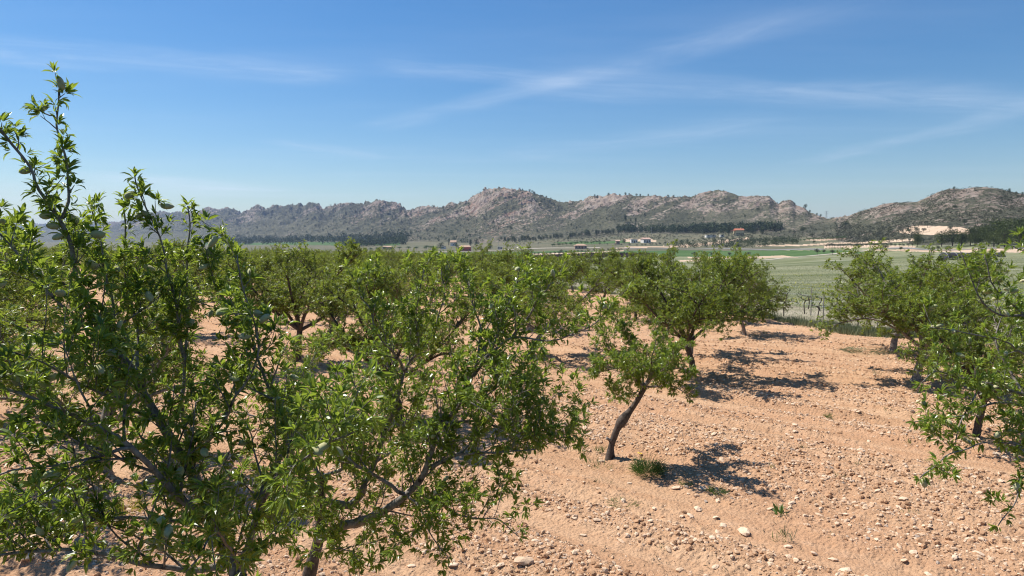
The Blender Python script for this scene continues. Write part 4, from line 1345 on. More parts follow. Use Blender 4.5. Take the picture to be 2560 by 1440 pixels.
# dry twigs and fallen leaves
rg = np.random.default_rng(61)
n = 16000
X, Y, u = wedge(rg, n, 4.5, 22, 1.3)
kk = (fbm(X * .7, Y * .7, 96, 3) > .50) & (Y < soil_edge(u) - .2)
X, Y = X[kk], Y[kk]; n = len(X)
az = rg.uniform(0, 6.28, n)
L_ = rg.uniform(.02, .09, n)
V, F, r = leaf_arrays(np.stack([X, Y, ground(X, Y) + .006], -1), np.stack([np.cos(az), np.sin(az), rg.uniform(-.05, .3, n)], -1), rg.normal(0, .3, (n, 3)) + np.array([0, 0, 1.]), L_, rg.uniform(.004, .014, n), rg.random(n), False)
tag(link('leaf_litter', np_mesh('leaf_litter', V, F, leaf_mat('dry_litter', (0.07, 0.05, 0.035), (0.24, 0.18, 0.11), (.1, .08, .05), .05, .9, .1), False, {'rnd': r})), kind='stuff')
for k, (x0, y0) in enumerate(placed[3:]):
    for q in range(5):
        a_ = rg.uniform(0, 6.28); r_ = rg.uniform(.15, 1.0); x = x0 + math.cos(a_) * r_; y = y0 + math.sin(a_) * r_
        if y < 7: continue
        g = np.array([x, y, gz(x, y) - CAM_H]); c_, s_ = math.cos(PITCH), math.sin(PITCH)
        dep = g[1] * c_ - g[2] * s_
        weed('weed', 'little weed growing near the foot of an almond trunk', 1280 + FPX * g[0] / dep, 720 - FPX * (g[2] * c_ + g[1] * s_) / dep, int(rg.integers(14, 60)), rg.uniform(.06, .16), rg.uniform(.06, .16), M['weed'] if q % 3 else M['verge'], group='little weeds near the trunks', fl=.3)


# ------------------------------------------------------------------ distant trees
def clump_tree(seed, h, w, mt, kind='pine', nb=9, nleaf=420, leaf=.5):
    """trunk with limbs and a crown of leaf tufts gathered in several boughs; returns (trunk mesh, crown mesh)"""
    rg = np.random.default_rng(seed)
    t = Tubes()
    th = h * (.28 if kind == 'pine' else .3)
    lean = rg.normal(0, .04 * h, 2)
    t.add(catmull([(0, 0, -.3), (lean[0] * .5, lean[1] * .5, th), (lean[0], lean[1], h * .8)], h / 12), np.linspace(h * .028, h * .008, len(catmull([(0, 0, -.3), (lean[0] * .5, lean[1] * .5, th), (lean[0], lean[1], h * .8)], h / 12))) * (1.6 if kind == 'olive' else 1), 6)
    P = []; D = []
    for b in range(nb):
        f = (b + .5) / nb
        if kind == 'pine':
            zc = h * (.24 + .66 * f); rr = w * .5 * (1.0 - .62 * f ** 1.5) * rg.uniform(.55, 1)
        else:
            zc = h * rg.uniform(.45, .8); rr = w * .5 * rg.uniform(.25, .75)
        a = b * 2.4 + rg.uniform(-.5, .5)
        c = np.array([math.cos(a) * rr * .62 + lean[0] * f, math.sin(a) * rr * .62 + lean[1] * f, zc])
        t.add(np.array([(lean[0] * .5 * f, lean[1] * .5 * f, min(zc * .75, h * .7)), c * np.array([.6, .6, .93]), c]), np.array([h * .012, h * .008, h * .004]), 4, False)
        m = nleaf // nb
        q = rg.normal(0, 1, (m, 3)); q = norm(q) * (rg.random(m) ** .4)[:, None]
        size = np.array([w * .27, w * .27, h * .13]) * rg.uniform(.75, 1.25)
        P.append(c + q * size); D.append(norm(q + np.array([0, 0, .5]) + rg.normal(0, .5, (m, 3))))
    P = np.concatenate(P); D = np.concatenate(D)
    N = len(P)
    L = leaf * rg.uniform(.6, 1.3, N)
    V, F, r = leaf_arrays(P, D, rg.normal(0, 1, (N, 3)), L, L * .62, np.clip(rg.random(N), 0, 1), False)
    return t.mesh('trunk', M['wood']), np_mesh('crown', V, F, mt, False, {'rnd': r})


def place(name, mm, p, h, cat, label, group, rz=None, wide=1.0):
    root = empty(name, (p[0], p[1], p[2]), rng.uniform(0, 6.28))
    root.scale = (h * wide, h * wide, h)
    tag(root, label, cat, group)
    link('trunk', mm[0], root); link('crown', mm[1], root)
    return root


def unit(mm_args, **kw):
    return clump_tree(*mm_args, **kw)


PINES = [clump_tree(300 + i, 1, w, M['pine'], 'pine', 11, 520, .075) for i, w in enumerate((.62, .75, .9, .55))]
PINES_N = [clump_tree(320 + i, 1, w, M['pine_near'], 'pine', 16, 1800, .05) for i, w in enumerate((.75, .9, 1.05))]
OLIVES = [clump_tree(340 + i, 1, w, M['olive'], 'olive', 10, 520, .085) for i, w in enumerate((1.2, 1.4))]
BUSHES = [clump_tree(360 + i, 1, w, M['bush'], 'olive', 12, 620, .085) for i, w in enumerate((1.3, 1.1))]
CYP = clump_tree(380, 1, .16, M['pine'], 'pine', 14, 400, .05)


def hpx(p, npx):
    return npx * p[1] / FPX


def on_land(px, py, npx, mm, name, cat, label, group=None, wide=1.0):
    p = ground_at(px, py)
    if p is None: return
    return place(name, mm, p, hpx(p, npx), cat, label, group, wide=wide)


rg = np.random.default_rng(17)
# grove of pines at the right, in front of the near hill
gl = 'pine in the dense grove at the right edge, below the near hill'
for (px, py, hp) in [(2355, 617, 38), (2380, 615, 42), (2402, 617, 36), (2425, 614, 44), (2450, 612, 46), (2472, 616, 52), (2495, 612, 66), (2520, 616, 62), (2545, 614, 70), (2575, 616, 64), (2605, 614, 60), (2438, 617, 34), (2510, 620, 50), (2550, 620, 52), (2600, 621, 50), (2485, 619, 40)]:
    on_land(px, py, hp, PINES_N[int(rg.integers(0, 3))], 'pine_tree', 'pine tree', gl, 'pines of the right grove', 1.3)
on_land(2293, 618, 34, PINES_N[1], 'pine_tree', 'pine tree', 'lone dark round pine standing left of the right grove beside olive rows')
# single bushes and trees on the meadow and slopes
for (px, py, hp, lab) in [(2043, 637, 17, 'dark round bush beside the pale track, left one of three'), (2060, 634, 11, 'small bush between the dark bush and the track'), (2081, 637, 14, 'green bush on the pale track, right of the dark bush'),
                          (2113, 572, 22, 'round dark tree alone on the scrubby slope at the foot of the near hill'), (2007, 585, 20, 'dark tree on the scrub slope left of the lone round tree'),
                          (2030, 594, 12, 'small bush on the scrub slope above the bare terraces'), (2387, 522, 12, 'dark shrub high on the face of the near hill'),
                          (2411, 564, 18, 'dark shrub low on the near hill above the bare patch'), (2227, 578, 9, 'bright green bush beside the bare patch'), (2270, 584, 13, 'olive green bush left of the bare patch'),
                          (1843, 622, 14, 'bright green bush beside the grey road'), (1815, 622, 11, 'small green bush left of the bright bush at the road'), (1765, 615, 11, 'grey green bush on the slope below the terrace'),
                          (2035, 610, 10, 'green bush on the edge of the bare terrace'), (2142, 620, 12, 'bush in the low olive row'), (2213, 628, 18, 'bush at the meadow edge below the olive rows'), (2252, 628, 12, 'low bush on the meadow edge below the lone pine'),
                          (2345, 627, 14, 'bush at the road below the pine grove'), (2370, 627, 14, 'second bush at the road below the pine grove'), (1920, 571, 10, 'small dark tree on the slope right of the pine belt')]:
    on_land(px, py, hp, BUSHES[int(rg.integers(0, 2))], 'bush', 'bush', lab, None, .82)
# pines on the crest and faces of the hills
crest = [(2379, 473, 9), (2517, 478, 12), (2535, 481, 6), (2551, 486, 10), (2010, 522, 14), (2022, 530, 9), (2040, 540, 7), (2049, 543, 9), (1984, 510, 7), (1895, 530, 13)]
for (px, py, hp) in crest:
    p = ground_at(px, py) if py > 515 and px < 2000 else None
    if p is None:
        u = px; Dd = float(np.interp(u, DRK[:, 0], DRK[:, 1])) - 3
        x = Dd * (u - 1280) / F0
        p = np.array([x, Dd, gz(x, Dd)])
    p = p - np.array([0, 0, hpx(p, hp) * .22])
    place('pine_tree', PINES[int(rg.integers(0, 4))], p, hpx(p, hp), 'pine tree', 'small pine on the crest of the hills at the right', 'pines on the crest at the right', wide=1.1)
for k in range(34):   # wooded shoulder of the highest peak and along the crest
    u = rg.uniform(1270, 1415) if k < 22 else rg.uniform(1450, 1720)
    Dd = float(np.interp(u, DRK[:, 0], DRK[:, 1])); Fd = float(np.interp(u, FRK[:, 0], FRK[:, 1]))
    d = Dd - (abs(rg.normal(0, .10)) if k < 22 else rg.uniform(0, .02)) * (Dd - Fd) - 2
    x = d * (u - 1280) / F0; p = np.array([x, d, gz(x, d)])
    place('pine_tree', PINES[k % 4], p, hpx(p, rg.uniform(5, 9)), 'pine tree', 'dark pine on the wooded shoulder of the highest peak' if k < 22 else 'dark pine along the middle crest right of the highest peak',
          'pines on the shoulder of the peak' if k < 22 else 'pines along the middle crest', wide=1.25)
for (px, py, hp) in [(1563, 562, 19), (1577, 560, 9), (1589, 559, 12), (1589, 566, 8)]:
    on_land(px, py, hp, PINES[3], 'pine_tree', 'pine tree', 'dark pine in the small group low on the middle hillside', 'small group of pines on the middle hillside', 1.0)
k = 0
while k < 70:
    px = rg.uniform(560, 1950); py = rg.uniform(525, 596)
    p = ground_at(px, py)
    if p is None: continue
    s = (py - 500) / 100
    if rg.random() > (0.35 + .6 * (px < 1120)): continue
    lab = ('pine dotted on the hazy left hillside' if px < 1120 else 'pine dotted on the scree slope of the middle hillside')
    place('pine_tree', PINES[k % 4], p, hpx(p, rg.uniform(4.5, 8.5)), 'pine tree', lab, 'pines dotted on the left hillside' if px < 1120 else 'pines dotted on the middle hillside', wide=1.3)
    k += 1
# farm trees round the houses
farm = [(1102, 622, 16, 1.5, 'wide round tree left of the red house'), (1141, 620, 15, 1.1, 'dark tree behind the red house at its left'), (1176, 616, 18, .9, 'tall dark tree right behind the red house'), (1192, 618, 22, .85, 'tallest dark tree right of the red house'),
        (1122, 606, 10, 1.2, 'dark tree on the rise behind the red house'), (1200, 599, 8, 1.4, 'round dark tree alone on the slope above the red house'), (1225, 626, 20, 1.0, 'green tree in front of the road right of the red house'),
        (1323, 625, 12, 1.2, 'round green tree beside the road right of the white hut'), (1402, 635, 11, 1.3, 'dark round tree in the front olive rows'), (1560, 610, 14, 1.2, 'dark tree at the white houses'),
        (1420, 601, 10, 1.2, 'round tree above the long green field'), (1253, 600, 9, 1.2, 'tree at the left end of the tree line'), (1310, 579, 8, 1.1, 'single tree on the slope above the tree line'), (1343, 585, 9, 1.3, 'single tree just above the tree line'),
        (1822, 589, 26, 1.15, 'large dark pine left of the cream house'), (1882, 590, 20, 1.0, 'dark pine right of the cream house'), (1905, 588, 18, 1.1, 'second dark pine right of the cream house')]
for (px, py, hp, wd, lab) in farm:
    on_land(px, py, hp, PINES[int(rg.integers(0, 3))], 'tree', 'tree', lab, None, wd)
on_land(1122, 616, 16, CYP, 'cypress_tree', 'cypress', 'thin dark cypress behind the white farm building')
# a line of pines below the middle hill
for px in np.concatenate([np.arange(1262, 1405, 7.0), np.arange(1425, 1475, 7.0), np.arange(1492, 1535, 7.0)]):
    py = np.interp(px, [1260, 1400, 1540], [608, 597, 586]) + rg.normal(0, 1.2)
    on_land(px + rg.normal(0, 2), py, rg.uniform(10, 17), PINES[int(rg.integers(0, 4))], 'pine_tree', 'pine tree', 'pine in the broken tree line above the green fields in the middle', 'pines of the broken tree line', 1.15)
# olives in rows
def olive_row(pts, n, hp, label, group, mm=OLIVES, name='olive_tree', cat='olive tree', wide=1.0, mat=None):
    t = np.linspace(0, 1, n)
    pts = np.array(pts, float); s = np.linspace(0, 1, len(pts))
    for k in t:
        px = np.interp(k, s, pts[:, 0]) + rg.normal(0, 1.0); py = np.interp(k, s, pts[:, 1]) + rg.normal(0, .4)
        on_land(px, py, hp * rg.uniform(.8, 1.15), mm[int(rg.integers(0, len(mm)))], name, cat, label, group, wide)
olive_row([(1318, 638), (1400, 636), (1480, 631), (1555, 626)], 26, 8, 'small olive tree in the row on pale soil behind the bare vines', 'olive row behind the bare vines')
olive_row([(1650, 612), (1760, 603), (1870, 591)], 17, 7, 'small olive tree on the upper edge of the bare terrace below the cream house', 'olives on the bare terrace')
olive_row([(1735, 640), (1768, 640), (1786, 642), (1812, 641), (1870, 640)], 6, 13, 'grey olive tree on pale ground behind the middle almond crowns', 'olives behind the middle almond crowns')
olive_row([(2068, 618), (2150, 618), (2280, 617)], 26, 10, 'olive tree in the long low row at the meadow edge on the right', 'long olive row at the right')
olive_row([(2140, 607), (2190, 606), (2240, 604), (2280, 606), (2325, 605)], 11, 12, 'olive tree in the loose second row at the foot of the near hill', 'loose olives at the foot of the near hill')
olive_row([(2291, 580), (2318, 570), (2312, 582), (2374, 578)], 4, 14, 'olive tree standing on the bare tan patch of the near hill', 'olives on the bare patch')
olive_row([(1500, 612), (1600, 615), (1650, 612)], 12, 6, 'small olive tree on the slope below the white houses', 'olives below the white houses')
GREENS = [clump_tree(390 + i, 1, 1.5, M['green_crop'], 'olive', 10, 420, .10) for i in range(2)]
olive_row([(1905, 609), (1990, 605), (2065, 600), (2110, 598)], 22, 7, 'low bright green fruit tree on the upper bare terrace at the right', 'green fruit trees on the upper terrace', GREENS, 'fruit_tree', 'fruit tree', 1.1)
olive_row([(1380, 617), (1440, 612), (1510, 608)], 18, 8, 'green fruit tree in the plot behind the low tan house', 'green fruit trees behind the tan house', GREENS, 'fruit_tree', 'fruit tree')
olive_row([(880, 628), (960, 626), (1060, 624), (1100, 624)], 16, 9, 'green tree in the garden plot left of the red house', 'green trees left of the red house', GREENS, 'fruit_tree', 'fruit tree', 1.2)


def mass(name, n, sample, hgt, mt, wide, tri=46, leaf=.22, seed=1, byd=False):
    """a wood or scrub that reads as one mass"""
    rg = np.random.default_rng(seed)
    Ps = []; Ls = []; rs = []
    for _ in range(n):
        p = sample(rg)
        if p is None: continue
        h = rg.uniform(*hgt) * (min(1.5, max(.3, p[1] / 1000.)) if byd else 1); w = h * rg.uniform(*wide)
        q = norm(rg.normal(0, 1, (tri, 3))) * (rg.random(tri) ** .4)[:, None]
        Ps.append(p + np.array([0, 0, h * .55]) + q * np.array([w * .5, w * .5, h * .5])); Ls.append(np.full(tri, h * leaf)); rs.append(np.clip(rg.random() * .5 + rg.random(tri) * .5, 0, 1))
    P = np.concatenate(Ps); L = np.concatenate(Ls); r = np.concatenate(rs)
    N = len(P)
    V, F, rr = leaf_arrays(P, rg.normal(0, 1, (N, 3)), rg.normal(0, 1, (N, 3)), L * rg.uniform(.7, 1.3, N), L * .8, r, False)
    o = link(name, np_mesh(name, V, F, mt, False, {'rnd': rr}))
    return tag(o, kind='stuff')


def in_poly(poly):
    poly = np.array(poly, float)
    lo, hi = poly.min(0), poly.max(0)
    def f(rg):
        for _ in range(60):
            x, y = rg.uniform(lo, hi)
            ins = False
            n = len(poly)
            for i in range(n):
                (x1, y1), (x2, y2) = poly[i], poly[(i + 1) % n]
                if (y1 > y) != (y2 > y) and x < (x2 - x1) * (y - y1) / (y2 - y1) + x1: ins = not ins
            if ins:
                return ground_at(x, y)
        return None
    return f


mass('pine_wood', 330, in_poly([(1545, 582), (1700, 584), (1830, 584), (1950, 576), (1960, 570), (1800, 574), (1640, 577), (1545, 576)]), (4.5, 9.5), M['pine'], (.6, .95), 60, .17, 2)
mass('far_wood', 400, in_poly([(490, 600), (600, 597), (760, 600), (900, 596), (1015, 592), (1020, 604), (900, 608), (700, 612), (520, 614)]), (5, 13), M['pine'], (.7, 1.2), 40, .2, 3)
mass('far_wood', 160, in_poly([(850, 612), (1010, 606), (1015, 612), (860, 620)]), (5, 10), M['pine'], (.8, 1.3), 40, .2, 4)
mass('slope_bushes', 900, in_poly([(1250, 598), (1560, 588), (1900, 585), (2090, 560), (2300, 575), (2300, 600), (2060, 600), (1880, 606), (1640, 600), (1300, 612)]), (.8, 2.2), M['scrub'], (1.2, 2), 22, .32, 5)
mass('field_bushes', 260, in_poly([(1660, 612), (1900, 598), (2000, 600), (1990, 612), (1880, 620), (1700, 621)]), (1.5, 4), M['bush'], (1, 1.7), 40, .22, 6)


def hill_pt(rg):
    u = rg.uniform(520, 2640)
    Dd = np.interp(u, DRK[:, 0], DRK[:, 1]); Fd = np.interp(u, FRK[:, 0], FRK[:, 1])
    s = rg.random() ** .8
    d = Fd + (Dd - Fd) * s
    x = d * (u - 1280) / F0
    if vn(np.array([u / 35.]), np.array([s * 9]), 33)[0] < .35 + .2 * rg.random(): return None
    return np.array([x, d, gz(x, d)])


mass('hill_scrub', 12000, hill_pt, (.8, 2.0), M['scrub'], (1.2, 2.0), 9, .5, 7, True)


def hill_pt2(rg):
    u = rg.uniform(500, 1250)
    Dd = np.interp(u, DRK[:, 0], DRK[:, 1]); Fd = np.interp(u, FRK[:, 0], FRK[:, 1])
    d = Fd + (Dd - Fd) * rg.random()
    x = d * (u - 1280) / F0
    return np.array([x, d, gz(x, d)])


def hill_pt3(rg):
    u = rg.uniform(2090, 2680)
    Dd = np.interp(u, DRK[:, 0], DRK[:, 1]); Fd = np.interp(u, FRK[:, 0], FRK[:, 1])
    s = rg.random()
    if 2235 < u < 2435 and s < .3: return None
    d = Fd + (Dd - Fd) * s; x = d * (u - 1280) / F0
    if fbm(np.array([u / 60.]), np.array([s * 5]), 34, 3)[0] + .25 * (1 - s) < .35 + .25 * rg.random(): return None
    return np.array([x, d, gz(x, d)])


mass('near_hill_scrub', 6000, hill_pt3, (.5, 1.3), M['scrub'], (1.3, 2.2), 10, .45, 12)
mass('hill_shrubs', 420, hill_pt2, (2.5, 5.5), M['pine'], (.9, 1.5), 26, .3, 8)
# bare brown vines far across the meadow
vine_brown = leaf_mat('bare_vine_cane', (0.060, 0.036, 0.034), (0.115, 0.070, 0.066), (0.05, 0.03, 0.03), .05, .9, .1)
mass('bare_vine_rows', 1100, in_poly([(1318, 644), (1480, 638), (1640, 639), (1640, 643), (1480, 646), (1330, 650)]), (1.4, 2.0), vine_brown, (.7, 1.1), 26, .32, 9)
mass('bare_vine_rows', 500, in_poly([(1310, 658), (1530, 656), (1530, 661), (1310, 664)]), (.9, 1.4), vine_brown, (.7, 1.1), 26, .32, 10)
mass('crop_rows', 300, in_poly([(1330, 652), (1600, 648), (1600, 652), (1330, 656)]), (.3, .6), M['verge'], (1, 2), 14, .5, 11)


# ------------------------------------------------------------------ houses
def box(V, F, x0, x1, y0, y1, z0, z1):
    n = len(V)
    V += [(x0, y0, z0), (x1, y0, z0), (x1, y1, z0), (x0, y1, z0), (x0, y0, z1), (x1, y0, z1), (x1, y1, z1), (x0, y1, z1)]
    F += [(n, n + 3, n + 2, n + 1), (n + 4, n + 5, n + 6, n + 7), (n, n + 1, n + 5, n + 4), (n + 1, n + 2, n + 6, n + 5), (n + 2, n + 3, n + 7, n + 6), (n + 3, n, n + 4, n + 7)]


def bobj(name, boxes, mt, parent):
    V = []; F = []
    for b in boxes: box(V, F, *b)
    return link(name, np_mesh(name, np.array(V), [np.array(F)], mt), parent)


M['red_wall'] = simple_mat('red_render', (0.36, 0.075, 0.055), 0.9, .2, .25, .5)
M['white_wall'] = simple_mat('white_render', (0.72, 0.68, 0.62), 0.9, .2, .12, .4)
M['cream_wall'] = simple_mat('cream_render', (0.66, 0.54, 0.32), 0.9, .2, .12, .4)
M['tan_wall'] = simple_mat('tan_stone_wall', (0.42, 0.30, 0.21), 0.9, .2, .2, .6)
M['tan_roof'] = simple_mat('tan_tile', (0.48, 0.32, 0.22), 0.9, .2, .25, 1.5)
M['red_roof'] = simple_mat('red_tile', (0.46, 0.17, 0.10), 0.9, .2, .25, 1.5)
M['pink_roof'] = simple_mat('pink_tile', (0.55, 0.36, 0.28), 0.9, .2, .2, 1.5)
M['grey_roof'] = simple_mat('grey_sheet', (0.36, 0.34, 0.31), 0.7, .3, .2, 1.0)
M['glass'] = simple_mat('dark_window_glass', (0.03, 0.035, 0.04), 0.15, .5)
M['shutter'] = simple_mat('brown_door', (0.12, 0.07, 0.04), 0.7)
M['wood_grey'] = simple_mat('weathered_post_wood', (0.22, 0.20, 0.175), 0.9, .15, .3, 12)
M['metal'] = simple_mat('galvanised_metal', (0.42, 0.43, 0.43), 0.45, .5, .15, 3)
M['concrete'] = simple_mat('grey_concrete_pole', (0.36, 0.34, 0.31), 0.9, .2, .2, 3)


def gable(x0, x1, y0, y1, z, h, ov=.4, th=.22, hip=0.0):
    """two pitched slabs with thickness; hip pulls the ridge ends in"""
    ym = (y0 + y1) / 2; xa, xb = x0 - ov, x1 + ov; ya, yb = y0 - ov, y1 + ov
    top = [(xa, ya, z), (xb, ya, z), (xb, yb, z), (xa, yb, z), (xa + hip, ym, z + h), (xb - hip, ym, z + h)]
    low = [(p[0], p[1], p[2] - th) for p in top[:4]]
    V = top + low
    F4 = [(0, 1, 5, 4), (2, 3, 4, 5), (0, 6, 7, 1), (1, 7, 8, 2), (2, 8, 9, 3), (3, 9, 6, 0), (6, 9, 8, 7)]
    F3 = [(1, 2, 5), (3, 0, 4)]
    return np.array(V, float), [np.array(F4), np.array(F3)]


def house(name, label, px, py, wpx, hm, dep, wall, roof, rh=1.2, hip=0.0, nwin=3, door=True, flat=False, rz=0.0, chimney=False, porch=0, cat='house'):
    p = ground_at(px, py)
    w = wpx * p[1] / FPX
    root = empty(name, (p[0], p[1], p[2]), rz)
    tag(root, label, cat)
    x0, x1 = -w / 2, w / 2
    bobj('wall', [(x0, x1, 0, dep, -1.2, hm)], wall, root)
    if flat:
        ro = bobj('roof', [(x0 - .25, x1 + .25, -.25, dep + .25, hm + .003, hm + .3)], roof, root)
    else:
        V, F = gable(x0, x1, 0, dep, hm + .225, rh, hip=hip)
        ro = link('roof', np_mesh('roof', V, F, roof), root)
    if chimney:
        bobj('chimney', [(w * .22, w * .22 + .8, dep * .5, dep * .5 + .8, hm + .3, hm + rh + 1.1)], wall, ro)
    n = nwin + (1 if door else 0)
    for k in range(n):
        cx = x0 + w * (k + .5) / n
        if door and k == n // 2:
            bobj('door', [(cx - .5, cx + .5, -.06, -.003, 0, 2.1)], M['shutter'], root)
        else:
            wn = bobj('window', [(cx - .55, cx + .55, -.05, -.003, 1.0, 2.2)], M['glass'], root)
            bobj('sill', [(cx - .65, cx + .65, -.15, -.052, .9, .997)], M['white_wall'], wn)
    if porch:
        po = bobj('porch_roof', [(x0 - porch, x0 - .003, .2, dep * .9, hm - .5, hm - .3)], roof, root)
        for q in (.4, dep * .8):
            bobj('porch_post', [(x0 - porch + .1, x0 - porch + .35, q, q + .25, -.8, hm - .503)], wall, root)
    return root


house('farmhouse', 'red walled farmhouse with a pale tiled roof beside the road', 1162, 628, 29, 3.6, 8, M['red_wall'], M['tan_roof'], 1.5, 2.0, 3, porch=2.5)
house('farm_building', 'small white farm building left of the red house', 1108, 623, 11, 2.8, 5, M['white_wall'], M['grey_roof'], 1.0, 0, 1, False, flat=True, cat='building')
house('farm_building', 'white gabled farm building among trees behind the red house', 1133, 615, 14, 4.0, 7, M['white_wall'], M['tan_roof'], 2.2, 0, 1, False, cat='building')
house('hut', 'low white hut with a flat roof beside the road right of the red house', 1250, 624, 12, 2.4, 4, M['white_wall'], M['white_wall'], nwin=1, door=True, flat=True, cat='building')
house('house', 'low tan house with a hipped tile roof among olives', 1452, 622, 30, 2.8, 8, M['tan_wall'], M['tan_roof'], 1.5, 3.0, 3)
house('house', 'white house with a pink roof at the head of the olive slope', 1618, 607, 19, 3.2, 7, M['white_wall'], M['pink_roof'], 1.4, 0, 2, rz=.25)
house('house', 'smaller white house beside a dark tree left of the pink roofed one', 1586, 607, 16, 3.2, 6, M['white_wall'], M['white_wall'], 1.6, 0, 2, flat=True)
house('house', 'cream house with a red roof and white chimney among dark pines', 1850, 589, 20, 5.0, 8, M['cream_wall'], M['red_roof'], 1.6, 0, 3, chimney=True, porch=3)
house('shed', 'low open white shed with a grey flat roof left of the cream house', 1778, 594, 24, 2.4, 6, M['white_wall'], M['grey_roof'], nwin=2, door=False, flat=True, cat='shed')
house('shed', 'tiny white shed between the open shed and the cream house', 1806, 593, 9, 2.0, 4, M['white_wall'], M['white_wall'], nwin=1, door=False, flat=True, cat='shed')
house('house', 'pale house with a tan roof far left behind almond tops', 968, 624, 20, 2.6, 7, M['tan_wall'], M['tan_roof'], 1.3, 0, 2, False)
house('house', 'pale ruined house left of the white houses', 1545, 611, 9, 3.0, 5, M['tan_wall'], M['pink_roof'], 1.0, 0, 1, False)


# ------------------------------------------------------------------ poles
def pole(px, py, hp, label, arms=True, fork=False, name='utility_pole'):
    p = ground_at(px, py)
    h = hpx(p, hp); r = max(.16, h * .013)
    root = empty(name, (p[0], p[1], p[2]), rng.normal(0, .3))
    tag(root, label, 'utility pole')
    t = Tubes(); t.add(np.array([(0, 0, -.5), (0, 0, h * (.72 if fork else 1))]), np.array([r * 1.2, r * .8]), 7)
    link('pole_shaft', t.mesh('pole_shaft', M['concrete']), root)
    if fork:
        for s in (-1, 1):
            t = Tubes(); t.add(np.array([(0, 0, h * .70), (s * h * .10, 0, h * .85), (s * h * .15, 0, h)]), np.array([r, r * .8, r * .6]), 6)
            link('fork_arm', t.mesh('fork_arm', M['concrete']), root)
    elif arms:
        bobj('crossarm', [(-h * .09, h * .09, -.08, .08, h * .93, h * .93 + .2)], M['metal'], root)
        for s in (-1, 0, 1):
            bobj('insulator', [(s * h * .08 - .08, s * h * .08 + .08, -.06, .06, h * .93 + .203, h * .93 + .6)], M['white_wall'], root)


for a in [(709, 622, 26, 'forked concrete pole above the almond tops left of centre', False, True), (514, 617, 20, 'thin pole at the far left in front of the hazy range'), (619, 620, 20, 'thin pole left of the forked pole'),
          (1298, 610, 20, 'thin grey pole in front of the tree line'), (1345, 619, 21, 'pole right of the road below the tree line'), (1246, 622, 17, 'pole beside the white hut'), (1628, 585, 16, 'pole in front of the dark pine belt, left one'),
          (1792, 575, 11, 'pole above the pine belt near the cream house'), (1692, 598, 12, 'pole on the olive slope'), (1593, 600, 15, 'pole beside the white houses'), (1263, 602, 14, 'pole at the left end of the tree line'), (1365, 604, 14, 'pole in front of the right part of the tree line')]:
    pole(*a)


def pylon():
    u = 2064; d = 815.0; x = d * (u - 1280) / F0
    root = empty('pylon', (x, d, gz(x, d)))
    tag(root, 'lattice power pylon in the saddle between the ridge and the near hill', 'pylon')
    h = 8.5
    t = Tubes()
    for sx in (-1, 1):
        for sy in (-1, 1):
            t.add(np.array([(sx * .9, sy * .9, -.5), (sx * .25, sy * .25, h)]), np.array([.1, .08]), 4, False)
    for k in range(5):
        z0, z1 = h * k / 5, h * (k + 1) / 5; a, b = .9 - .65 * k / 5, .9 - .65 * (k + 1) / 5
        for s in (-1, 1):
            t.add(np.array([(-a, s * a, z0), (b, s * b, z1)]), np.array([.05, .05]), 4, False); t.add(np.array([(a, s * a, z0), (-b, s * b, z1)]), np.array([.05, .05]), 4, False)
    link('lattice_mast', t.mesh('lattice_mast', M['metal']), root)
    for z in (h * .72, h * .98):
        bobj('crossarm', [(-2.2, 2.2, -.12, .12, z, z + .2)], M['metal'], root)


pylon()


# ------------------------------------------------------------------ shade-net tunnel
def tunnel():
    p = ground_at(2372, 650)
    q = ground_at(2520, 651)
    d = p[1]
    L = 150 * d / FPX; H_ = 19 * d / FPX; Wd = H_ * 2.2
    root = empty('net_tunnel', (p[0], p[1], min(p[2], q[2])), .05)
    tag(root, 'long low tunnel covered in black shade netting at the right end of the meadow', 'net tunnel')
    m, T, out = new_mat('black_shade_net')
    c = T.mixc(T.noise(T.pos(), 1.5, 3), (0.018, 0.018, 0.02), (0.05, 0.05, 0.055))
    T.l.new(principled(T, c, .75, .25, T.noise(T.pos(), 6, 3), .3, .1), out.inputs[0])
    na, nx = 13, 24
    V = []; F = []
    for i in range(nx):
        for j in range(na):
            a = math.pi * j / (na - 1)
            sag = 1 - .05 * math.sin(i / (nx - 1) * math.pi * 6) ** 2
            V.append((L * i / (nx - 1), -math.cos(a) * Wd / 2 + Wd / 2, math.sin(a) * H_ * sag - .05))
    for i in range(nx - 1):
        for j in range(na - 1):
            F.append((i * na + j, (i + 1) * na + j, (i + 1) * na + j + 1, i * na + j + 1))
    F4 = np.array(F)
    ends = [np.array([[j for j in range(na)]]), np.array([[(nx - 1) * na + j for j in range(na - 1, -1, -1)]])]
    link('net_cover', np_mesh('net_cover', np.array(V), [F4] + ends, m, True), root)
    for k in range(7):
        t = Tubes()
        a = np.linspace(0, math.pi, 14)
        x = L * k / 6
        t.add(np.stack([np.full(14, x), -np.cos(a) * (Wd / 2 + .05) + Wd / 2, np.sin(a) * (H_ + .06)], -1), np.full(14, .045), 5)
        link('hoop', t.mesh('hoop', M['metal']), root)
    t = Tubes(); t.add(np.array([(0, -.12, .35), (L, -.12, .35)]), np.array([.06, .06]), 5)
    link('base_rail', t.mesh('base_rail', M['metal']), root)


tunnel()
# two pale boxes in the grass before the tunnel
for px, py, c, lab in [(2490, 655, M['metal'], 'small grey crate in the grass in front of the net tunnel'), (2503, 656, M['white_wall'], 'small white crate in the grass right of the grey one')]:
    p = ground_at(px, py)
    root = empty('crate', tuple(p)); tag(root, lab, 'crate')
    bobj('crate_body', [(-.3, .3, -.2, .2, -.05, .4)], c, root); bobj('lid', [(-.33, .33, -.23, .23, .403, .45)], c, root)

# ------------------------------------------------------------------ trellised vines beyond the orchard edge
rg = np.random.default_rng(55)


